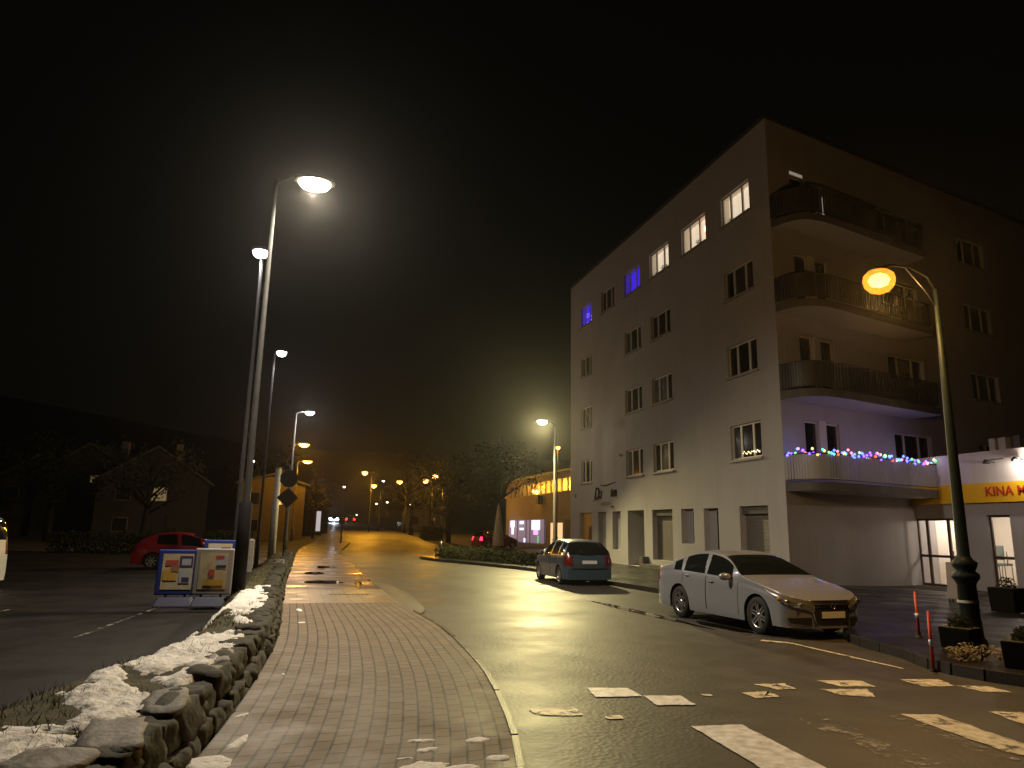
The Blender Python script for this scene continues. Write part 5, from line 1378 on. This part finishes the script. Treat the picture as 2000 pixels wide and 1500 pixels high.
m_ = MB(); m_.v = [(0.50*math.cos(R(90*k)), 0, 2.98+0.50*math.sin(R(90*k))) for k in range(4)] + [(0.50*math.cos(R(90*k)), 0.02, 2.98+0.50*math.sin(R(90*k))) for k in range(4)]
m_.face((0, 1, 2, 3)); m_.face((7, 6, 5, 4))
for k in range(4): m_.face((k, 4+k, 4+(k+1) % 4, (k+1) % 4))
m_.build("sign_plate", M_black, t)

# ------------------------------------------------------------------ right foreground: marker poles, planters, board
M_orange = mat("orange_red_marker", (0.62, 0.06, 0.015), 0.45); M_reflect = mat("reflective_band", (0.55, 0.60, 0.75), 0.25, metal=0.3)
def marker(x, y, z, h, label, lean=(0.0, 0.0)):
    t = thing("marker_pole", label, "marker pole", (x, y, z), 0, "orange snow marker poles")
    m = MB(); m.tube([(0, 0, 0), (lean[0]*h, lean[1]*h, h)], [0.026, 0.018], 10); m.build("pole", M_orange, t)
    m = MB(); m.tube([(lean[0]*h*0.42, lean[1]*h*0.42, h*0.42), (lean[0]*h*0.53, lean[1]*h*0.53, h*0.53)], 0.029, 10); m.build("reflector", M_reflect, t)
    m = MB(); m.lathe([(0.05, 0), (0.05, 0.02), (0.03, 0.04)], 10); m.build("foot", M_dark, t)
marker(8.50, 8.36, 0.0, 0.80, "orange red marker pole with a pale reflector at the kerb corner", (0.0, 0.0))
marker(10.25, 10.31, 0.13, 0.76, "duller orange marker pole without a bright band, behind the nearer one", (-0.02, 0.0))
M_planter = mat("dark_planter", (0.005, 0.005, 0.005), 0.9, spec=0.1)
def planter(loc, rz, sx, sy, h, label, plant=True):
    t = thing("planter", label, "planter", loc, rz, "dark planters on the corner pavement")
    m = MB(); m.hexa([(-sx*0.46, -sy*0.46, 0), (sx*0.46, -sy*0.46, 0), (sx*0.46, sy*0.46, 0), (-sx*0.46, sy*0.46, 0), (-sx/2, -sy/2, h), (sx/2, -sy/2, h), (sx/2, sy/2, h), (-sx/2, sy/2, h)]); bevel(m.build("box", M_planter, t), 0.015)
    m = MB(); m.quad((-sx*0.47, -sy*0.47, h+0.002), (sx*0.47, -sy*0.47, h+0.002), (sx*0.47, sy*0.47, h+0.002), (-sx*0.47, sy*0.47, h+0.002)); m.build("soil", M_soil, t)
    if plant:
        m = MB(); leafball(m, (0, 0, h+0.03), sx*0.38, 260, 0.035); m.build("plant", M_leaf, t)
planter((9.83, 9.1, 0.13), R(20), 0.45, 0.45, 0.34, "small dark planter at the foot of the green lantern post")
planter((9.42, 7.72, 0.13), R(30), 0.42, 0.5, 0.34, "dark planter nearest the viewer by the kerb", True)
planter((16.3, 13.65, 0.13), R(10), 0.6, 0.6, 0.55, "dark planter in front of the single lit shop door", True)
# dry plants in the corner bed
def shrub(loc, r, h, label, matl, n=220, name="shrub", s=0.03):
    t = thing(name, label, "plant", loc, 0, None)
    m = MB()
    for k in range(14):
        a = random.uniform(0, 6.28); q = r*random.uniform(0.3, 1.0)
        m.tube([(0, 0, 0), (q*0.5*math.cos(a), q*0.5*math.sin(a), h*0.5), (q*math.cos(a), q*math.sin(a), h*random.uniform(0.6, 1.0))], [0.008, 0.006, 0.003], 5)
    m.build("stem", M_bark, t)
    m = MB()
    for k in range(n):
        a = random.uniform(0, 6.28); q = r*random.random()**0.5; z = h*random.uniform(0.15, 1.05)
        p = Vector((q*math.cos(a), q*math.sin(a), z)); d = Vector((random.gauss(0, 1), random.gauss(0, 1), random.gauss(0, 0.6))).normalized()*s; b = d.orthogonal().normalized()*s*0.5
        m.quad(p-d, p+b, p+d, p-b)
    m.build("foliage", matl, t)
shrub((9.0, 8.35, 0.13), 0.24, 0.16, "dry yellow leaves beside the kerb corner marker pole", M_leaf_y, 120)
shrub((9.3, 8.3, 0.13), 0.26, 0.20, "withered straw coloured plant between the two dark planters", M_leaf_y, 170)
shrub((9.55, 8.05, 0.13), 0.20, 0.15, "low withered plant in front of the green lantern post", M_leaf_y, 100)
# A-board
t = thing("sandwich_board", "pale blank sandwich board standing before the double door", "sign", (17.6, 16.1, 0.06), R(-58))
m_ = MB(); m_.obox((-0.32, -0.20, 0.12), (0.64, 0, 0), (0, 0.03, 0), (0, 0.13, 0.98)); bevel(m_.build("front_panel", mat("board_face", (0.30, 0.27, 0.27), 0.5), t), 0.01)
m_ = MB(); m_.obox((-0.32, 0.20, 0.12), (0.64, 0, 0), (0, 0.03, 0), (0, -0.18, 0.98)); m_.build("back_panel", M_slab, t)
for x in (-0.28, 0.28):
    m_ = MB(); m_.tube([(x, -0.21, 0), (x, -0.17, 0.14)], 0.02, 6); m_.build("leg", M_dark, t)
    m_ = MB(); m_.tube([(x, 0.23, 0), (x, 0.20, 0.14)], 0.02, 6); m_.build("leg", M_dark, t)

# ------------------------------------------------------------------ shop with strip windows beyond the block
SX = 23.4
sh2 = thing("store_building", "beige two storey store with a band of lit upper windows and bright displays", "building", (SX, 63.0, gz(23, 70)))
M_beige = mat("beige_cladding", (0.27, 0.21, 0.16), 0.8, var=0.08, vscale=0.6, wave=(1.2, 'Y', 0.3))
m_ = MB(); m_.box(0, -6, -1, 12, 20.8, 6.9); m_.build("wall", M_beige, sh2)
m_ = MB(); m_.box(-0.35, -6.3, 6.902, 12, 21.0, 7.15); m_.build("roof", M_wood, sh2)
M_strip = mat("upper_window_glow", (0.3, 0.2, 0.08), 0.3, emit=(1.0, 0.55, 0.13), estr=0.07, var=0.5, vscale=1.1)
M_strip2 = mat("upper_window_dim", (0.1, 0.07, 0.04), 0.2, emit=(1.0, 0.6, 0.25), estr=0.035)
for k in range(15):
    y = 18.6-k*1.6
    m_ = MB(); m_.box(-0.03, y-1.35, 5.15, 0.05, y, 6.35); wo = m_.build("window", M_strip if k % 5 in (3, 4, 0) and k > 5 else M_strip2, sh2)
    m_ = MB(); m_.box(-0.08, y, 5.1, 0.03, y+0.22, 6.4); m_.build("mullion", M_wood, wo)
M_disp = mat("display_glow_white", (0.8, 0.85, 1.0), 0.5, emit=(0.62, 0.66, 1.0), estr=1.5)
M_disp2 = mat("display_glow_dim", (0.3, 0.3, 0.4), 0.5, emit=(0.5, 0.42, 0.75), estr=0.22)
M_disp3 = mat("display_glow_pink", (0.8, 0.3, 0.9), 0.5, emit=(0.85, 0.45, 1.0), estr=1.1)
M_disp4 = mat("display_glow_green", (0.2, 0.9, 0.5), 0.5, emit=(0.15, 0.9, 0.45), estr=0.5)
M_disp5 = mat("door_glow_warm", (0.9, 0.7, 0.4), 0.5, emit=(1.0, 0.66, 0.33), estr=0.9)
m_ = MB(); m_.box(-0.04, 6.0, 0.15, 0.02, 19.5, 2.55); sw = m_.build("shop_window", M_disp2, sh2)
for (y0, y1, z0, z1, mt) in ((16.9, 18.6, 1.75, 2.5, M_disp), (17.2, 18.1, 0.95, 1.75, M_disp), (13.3, 14.9, 2.1, 2.45, M_disp), (13.3, 14.9, 1.45, 1.7, M_disp), (7.6, 10.5, 1.5, 2.5, M_disp), (8.2, 9.8, 1.0, 1.5, M_disp3), (8.0, 8.5, 0.2, 0.9, M_disp4), (12.6, 13.3, 0.15, 0.6, M_disp)):
    m_ = MB(); m_.box(-0.055, y0, z0, -0.042, y1, z1); m_.build("display_panel", mt, sw)
for y in (6.0, 10.9, 12.3, 15.6, 19.3):
    m_ = MB(); m_.box(-0.09, y, 0.1, -0.058, y+0.16, 2.6); m_.build("window_post", M_wood, sw)
m_ = MB(); m_.box(-0.05, 1.0, 0.1, 0.02, 2.3, 2.2); m_.build("door", M_disp5, sh2)
m_ = MB(); m_.box(-0.05, 3.6, 0.1, 0.02, 4.3, 2.2); m_.build("door", M_disp5, sh2)
m_ = MB(); m_.box(-0.05, -1.4, 0.1, 0.02, 0.4, 2.5); m_.build("gate", M_dark, sh2)
m_ = MB(); m_.box(-0.6, 6.8, 4.1, -0.1, 7.5, 5.0); m_.box(-0.1, 7.0, 4.4, 0.0, 7.2, 4.7); m_.build("wall_lamp_box", M_dark, sh2)
m_ = MB(); m_.lathe([(0.001, -0.22), (0.24, -0.08), (0.26, 0.1), (0.001, 0.25)], 12, (-0.5, 7.4, 5.3)); m_.lathe([(0.001, -0.18), (0.16, 0), (0.001, 0.18)], 10, (-0.5, 8.6, 5.45)); m_.build("wall_lamp", L_sod, sh2)
point("wall_lamp_light", (-1.1, 7.6, 5.2), SOD, 45, sh2, 0.15)
m_ = MB(); m_.lathe([(0.001, -0.12), (0.13, 0), (0.001, 0.14)], 10, (-0.3, 20.3, 5.3)); m_.build("corner_lamp", L_sod, sh2)
point("display_light", (-1.2, 17.6, 2.0), (0.6, 0.68, 1.0), 25, sh2, 0.3)

# folded parasol
t = thing("folded_parasol", "tall narrow pale folded parasol standing by the dark tree trunk", "parasol", (16.2, 60.4, gz(16, 60)))
m_ = MB(); m_.lathe([(0.05, 0.3), (0.50, 0.32), (0.46, 0.9), (0.30, 2.4), (0.12, 3.6), (0.02, 3.95)], 12, sm=False); m_.build("canopy", mat("parasol_cloth", (0.5, 0.42, 0.3), 0.8, var=0.1), t)
m_ = MB(); m_.tube([(0, 0, 0), (0, 0, 0.35)], 0.04, 8); m_.build("pole", M_pole, t)
point("parasol_dummy", (0, 0, 0), (1, 1, 1), 0, t) if False else None

# ------------------------------------------------------------------ trees, hedges
def tree(loc, h, r, label, seed, dense=900, leafm=None, group=None, trunk_r=0.22, s=0.16, bare=False, crown0=0.3):
    rnd = random.Random(seed)
    t = thing("tree", label, "tree", loc, rnd.uniform(0, 6), group)
    m = MB(); tips = []
    m.tube([(0, 0, -0.2), (0.05, 0, h*0.25), (0.1, 0.05, h*0.5), (0.05, 0.1, h*0.9)], [trunk_r, trunk_r*0.75, trunk_r*0.5, 0.03], 10)
    for k in range(16):
        a = rnd.uniform(0, 6.28); z0 = h*rnd.uniform(crown0, 0.75); q = r*rnd.uniform(0.5, 1.0); z1 = min(h, z0+h*rnd.uniform(0.1, 0.35))
        p1 = Vector((q*0.5*math.cos(a), q*0.5*math.sin(a), (z0+z1)/2+0.2)); p2 = Vector((q*math.cos(a), q*math.sin(a), z1))
        m.tube([(0.08, 0.04, z0), p1, p2], [trunk_r*0.35, trunk_r*0.2, 0.012], 6); tips += [p1, p2, p1.lerp(p2, 0.5)]
        for q2 in range(4):
            d = Vector((rnd.gauss(0, 1), rnd.gauss(0, 1), rnd.uniform(0.1, 1))).normalized()*r*0.35
            b = p1.lerp(p2, rnd.random()); m.tube([b, b+d*0.5+Vector((0, 0, 0.05)), b+d], [0.03, 0.018, 0.006], 4); tips.append(b+d)
    m.build("trunk", M_bark, t)
    m = MB()
    for k in range(dense):
        c = rnd.choice(tips); p = c + Vector((rnd.gauss(0, 1), rnd.gauss(0, 1), rnd.gauss(0, 0.8)))*r*0.14
        d = Vector((rnd.gauss(0, 1), rnd.gauss(0, 1), rnd.gauss(0, 1))).normalized()*s*rnd.uniform(0.6, 1.3); b = d.orthogonal().normalized()*s*0.5
        m.quad(p-d, p+b, p+d, p-b)
    m.build("crown", leafm or M_leaf, t)
    return t
tree((17.8, 66.0, gz(17, 66)), 9.0, 4.0, "dark tree whose trunk stands before the beige store", 3, 1500, trunk_r=0.42, crown0=0.45)
tree((14.5, 74.0, gz(14, 74)), 8.0, 4.5, "broad dark tree over the parked dark red car", 5, 1500, trunk_r=0.3)
tree((13.2, 92.0, gz(13, 92)), 8.5, 4.5, "dark tree rising right behind the large orange lamp", 8, 1200, trunk_r=0.3)
tree((18.5, 108.0, gz(18, 108)), 9.0, 5.0, "far dark tree over the small pale house", 11, 900, trunk_r=0.3)
tree((-5.2, 86.0, gz(-5, 86)), 9.0, 4.0, "dark tree behind the yellow lit house", 13, 1000, trunk_r=0.3)
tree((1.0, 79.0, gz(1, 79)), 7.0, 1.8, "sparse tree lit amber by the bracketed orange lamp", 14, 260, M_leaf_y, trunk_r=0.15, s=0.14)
tree((-11.5, 60.0, gz(-11, 60)), 7.0, 3.8, "wide dark tree at the back of the car lot", 15, 1000, trunk_r=0.3)
tree((-19.0, 64.0, gz(-19, 64)), 7.5, 4.2, "dark tree beside the lamp lit lot edge", 16, 1000, trunk_r=0.3)
def hedge(x0, y0, x1, y1, w, h, label, n):
    t = thing("hedge", label, "hedge", ((x0+x1)/2, (y0+y1)/2, gz((x0+x1)/2, (y0+y1)/2)))
    a = Vector((x0-(x0+x1)/2, y0-(y0+y1)/2, 0)); b = -a; dv = (b-a); nv = Vector((-dv.y, dv.x, 0)).normalized()
    m = MB()
    for k in range(n):
        f = random.random(); p = a+dv*f+nv*random.uniform(-w/2, w/2)+Vector((0, 0, h*random.random()*(0.85+0.3*noise.noise(Vector((f*9, 0, 1))))))
        d = Vector((random.gauss(0, 1), random.gauss(0, 1), random.gauss(0, 1))).normalized()*0.09; q = d.orthogonal().normalized()*0.05
        m.quad(p-d, p+q, p+d, p-q)
    m.build("foliage", M_leaf, t)
    m = MB()
    for k in range(12):
        p = a+dv*((k+0.5)/12); m.tube([p, p+Vector((0.05, 0, h*0.8))], [0.03, 0.01], 5)
    m.build("stem", M_bark, t)
hedge(11.6, 31.5, 8.3, 43.5, 1.4, 0.85, "dark clipped hedge along the verge past the blue hatchback", 5200)
hedge(12.5, 70.0, 14.6, 88.0, 2.0, 1.6, "dark bushy hedge along the far side of the road bend", 3500)
hedge(-14.0, 48.0, -2.8, 46.0, 1.5, 1.5, "dark hedge closing the back of the car lot", 4000)
# traffic post by the island
t = thing("bollard", "thin dark bollard on the rounded pavement end by the hedge", "bollard", (8.0, 43.0, 0.13))
m_ = MB(); m_.tube([(0, 0, 0), (0, 0, 1.0)], 0.06, 10); m_.build("post", M_black, t)
m_ = MB(); m_.lathe([(0.062, 0.8), (0.066, 0.82), (0.066, 0.9), (0.062, 0.92)], 12); m_.build("band", M_plate, t)
t = thing("marker_post", "slim dark post standing at the pavement edge below the tail lamps", "post", (3.3, 66.0, gz(3, 66)))
m_ = MB(); m_.tube([(0, 0, 0), (0, 0, 2.0)], 0.06, 10); m_.build("post", M_black, t)
m_ = MB(); m_.box(-0.25, -0.02, 1.75, 0.25, 0.02, 2.2); m_.build("sign_plate", M_dark, t)

# ------------------------------------------------------------------ houses
def house(loc, rz, sx, sy, h, rh, wallm, label, wins=(), group=None, frontz=None):
    t = thing("house", label, "house", loc, rz, group)
    m = MB(); m.box(-sx/2, -sy/2, -2, sx/2, sy/2, h)
    m.poly([(-sx/2, -sy/2, h), (sx/2, -sy/2, h), (0, -sy/2, h+rh-0.1)]); m.poly([(sx/2, sy/2, h), (-sx/2, sy/2, h), (0, sy/2, h+rh-0.1)])
    m.build("wall", wallm, t)
    m = MB()
    for sd_ in (1, -1):
        o = 0.4; slope = rh/(sx/2)
        a = (sd_*(sx/2+o), h-slope*o); b = (0, h+rh)
        m.hexa([(a[0], -sy/2-o, a[1]), (b[0], -sy/2-o, b[1]), (b[0], sy/2+o, b[1]), (a[0], sy/2+o, a[1]), (a[0], -sy/2-o, a[1]+0.2), (b[0], -sy/2-o, b[1]+0.2), (b[0], sy/2+o, b[1]+0.2), (a[0], sy/2+o, a[1]+0.2)])
    ro = m.build("roof", M_roofm, t); fix_normals(ro)
    m = MB(); m.box(sx*0.15, -0.3, h+rh*0.5, sx*0.15+0.6, 0.3, h+rh+0.8); m.build("chimney", M_slab, ro)
    for (x, z, w_, hh, mt) in wins:
        m = MB(); m.box(x-w_/2-0.08, -sy/2-0.06, z-0.08, x+w_/2+0.08, -sy/2-0.002, z+hh+0.08); fo = m.build("window", M_wood, t)
        m = MB(); m.box(x-w_/2, -sy/2-0.075, z, x+w_/2, -sy/2-0.062, z+hh); m.build("pane", mt, fo)
    return t
M_hyel = mat("yellow_house_boards", (0.09, 0.065, 0.012), 0.75, var=0.15, vscale=2, wave=(3, 'Z', 0.4))
M_hwhite = mat("white_house_boards", (0.45, 0.42, 0.38), 0.75, wave=(3, 'Z', 0.4)); M_hdark = mat("dark_house_boards", (0.009, 0.007, 0.006), 0.8, wave=(3, 'Z', 0.4))
M_wglow = mat("dim_warm_window", (0.4, 0.33, 0.2), 0.5, emit=(1.0, 0.75, 0.4), estr=0.10); M_wbright = mat("bright_window", (0.8, 0.6, 0.5), 0.5, emit=(1.0, 0.78, 0.62), estr=2.5)
M_wglow2 = mat("pale_window_strip", (0.5, 0.45, 0.4), 0.5, emit=(0.9, 0.85, 0.9), estr=0.5)
house((-3.6, 79.0, gz(-3, 79)), R(6), 6.2, 9.0, 5.2, 0.9, M_hyel, "yellow boarded house lit by the orange street lamps", [(-1.6, 3.2, 0.9, 1.1, M_glass_d), (1.0, 3.2, 0.9, 1.1, M_glass_d), (-1.6, 0.6, 0.9, 1.1, M_glass_d)])
house((1.2, 92.0, gz(1, 92)), R(4), 2.6, 8.0, 3.6, 1.6, M_hdark, "narrow dark house with a pale lit strip at its door", [(0.2, 0.3, 0.5, 2.3, M_wglow2)])
house((-13.6, 74.5, gz(-13, 74)), R(8), 9.0, 8.0, 5.0, 3.0, M_hdark, "dark hillside house with one amber lit window", [(0.45, 3.3, 1.2, 1.15, M_wglow), (-2.4, 3.3, 1.1, 1.1, M_glass_d), (-2.4, 0.6, 1.1, 1.1, M_glass_d)])
house((-18.8, 77.5, gz(-18, 77)), R(-6), 8.5, 8.0, 5.6, 2.6, M_hdark, "dark house with a dim oblong window under its eave", [(0.9, 4.75, 1.3, 0.65, M_wglow), (-2.2, 3.1, 1.0, 1.1, M_glass_d)])
house((-24.0, 79.0, gz(-24, 79)), R(10), 8.0, 8.0, 4.6, 2.8, M_hdark, "dark house at the lot edge with a bright small lamp", [(0.75, 3.9, 0.55, 0.35, M_wbright), (1.6, 2.35, 0.22, 0.22, M_wbright), (-2.2, 3.1, 1.0, 1.1, M_glass_d)])
house((18.9, 118.0, gz(19, 118)), R(-8), 7.0, 8.0, 2.6, 1.8, M_hwhite, "small pale house behind the far hedge", [(-1.5, 0.8, 0.9, 1.0, M_glass_d), (1.2, 0.8, 0.9, 1.0, M_glass_d)])
house((28.0, 150.0, gz(28, 150)), R(-12), 9.0, 9.0, 5.0, 3.0, M_hdark, "dark house far up the hill above the pale one", [(0.4, 3.2, 1.0, 1.0, M_glass_d)])

# ------------------------------------------------------------------ damp night air
mb = MB(); mb.box(-900, -80, -3, 900, 1100, 130)
H_ = bpy.data.materials.new("night_haze"); H_.use_nodes = True; n = H_.node_tree.nodes; l = H_.node_tree.links
n.remove(n["Principled BSDF"]); v = n.new("ShaderNodeVolumePrincipled")
v.inputs["Color"].default_value = (0.9, 0.9, 0.9, 1); v.inputs["Density"].default_value = 0.0003; v.inputs["Anisotropy"].default_value = 0.87
l.new(v.outputs[0], n["Material Output"].inputs["Volume"])
tag(mb.build("haze", H_), kind='stuff')
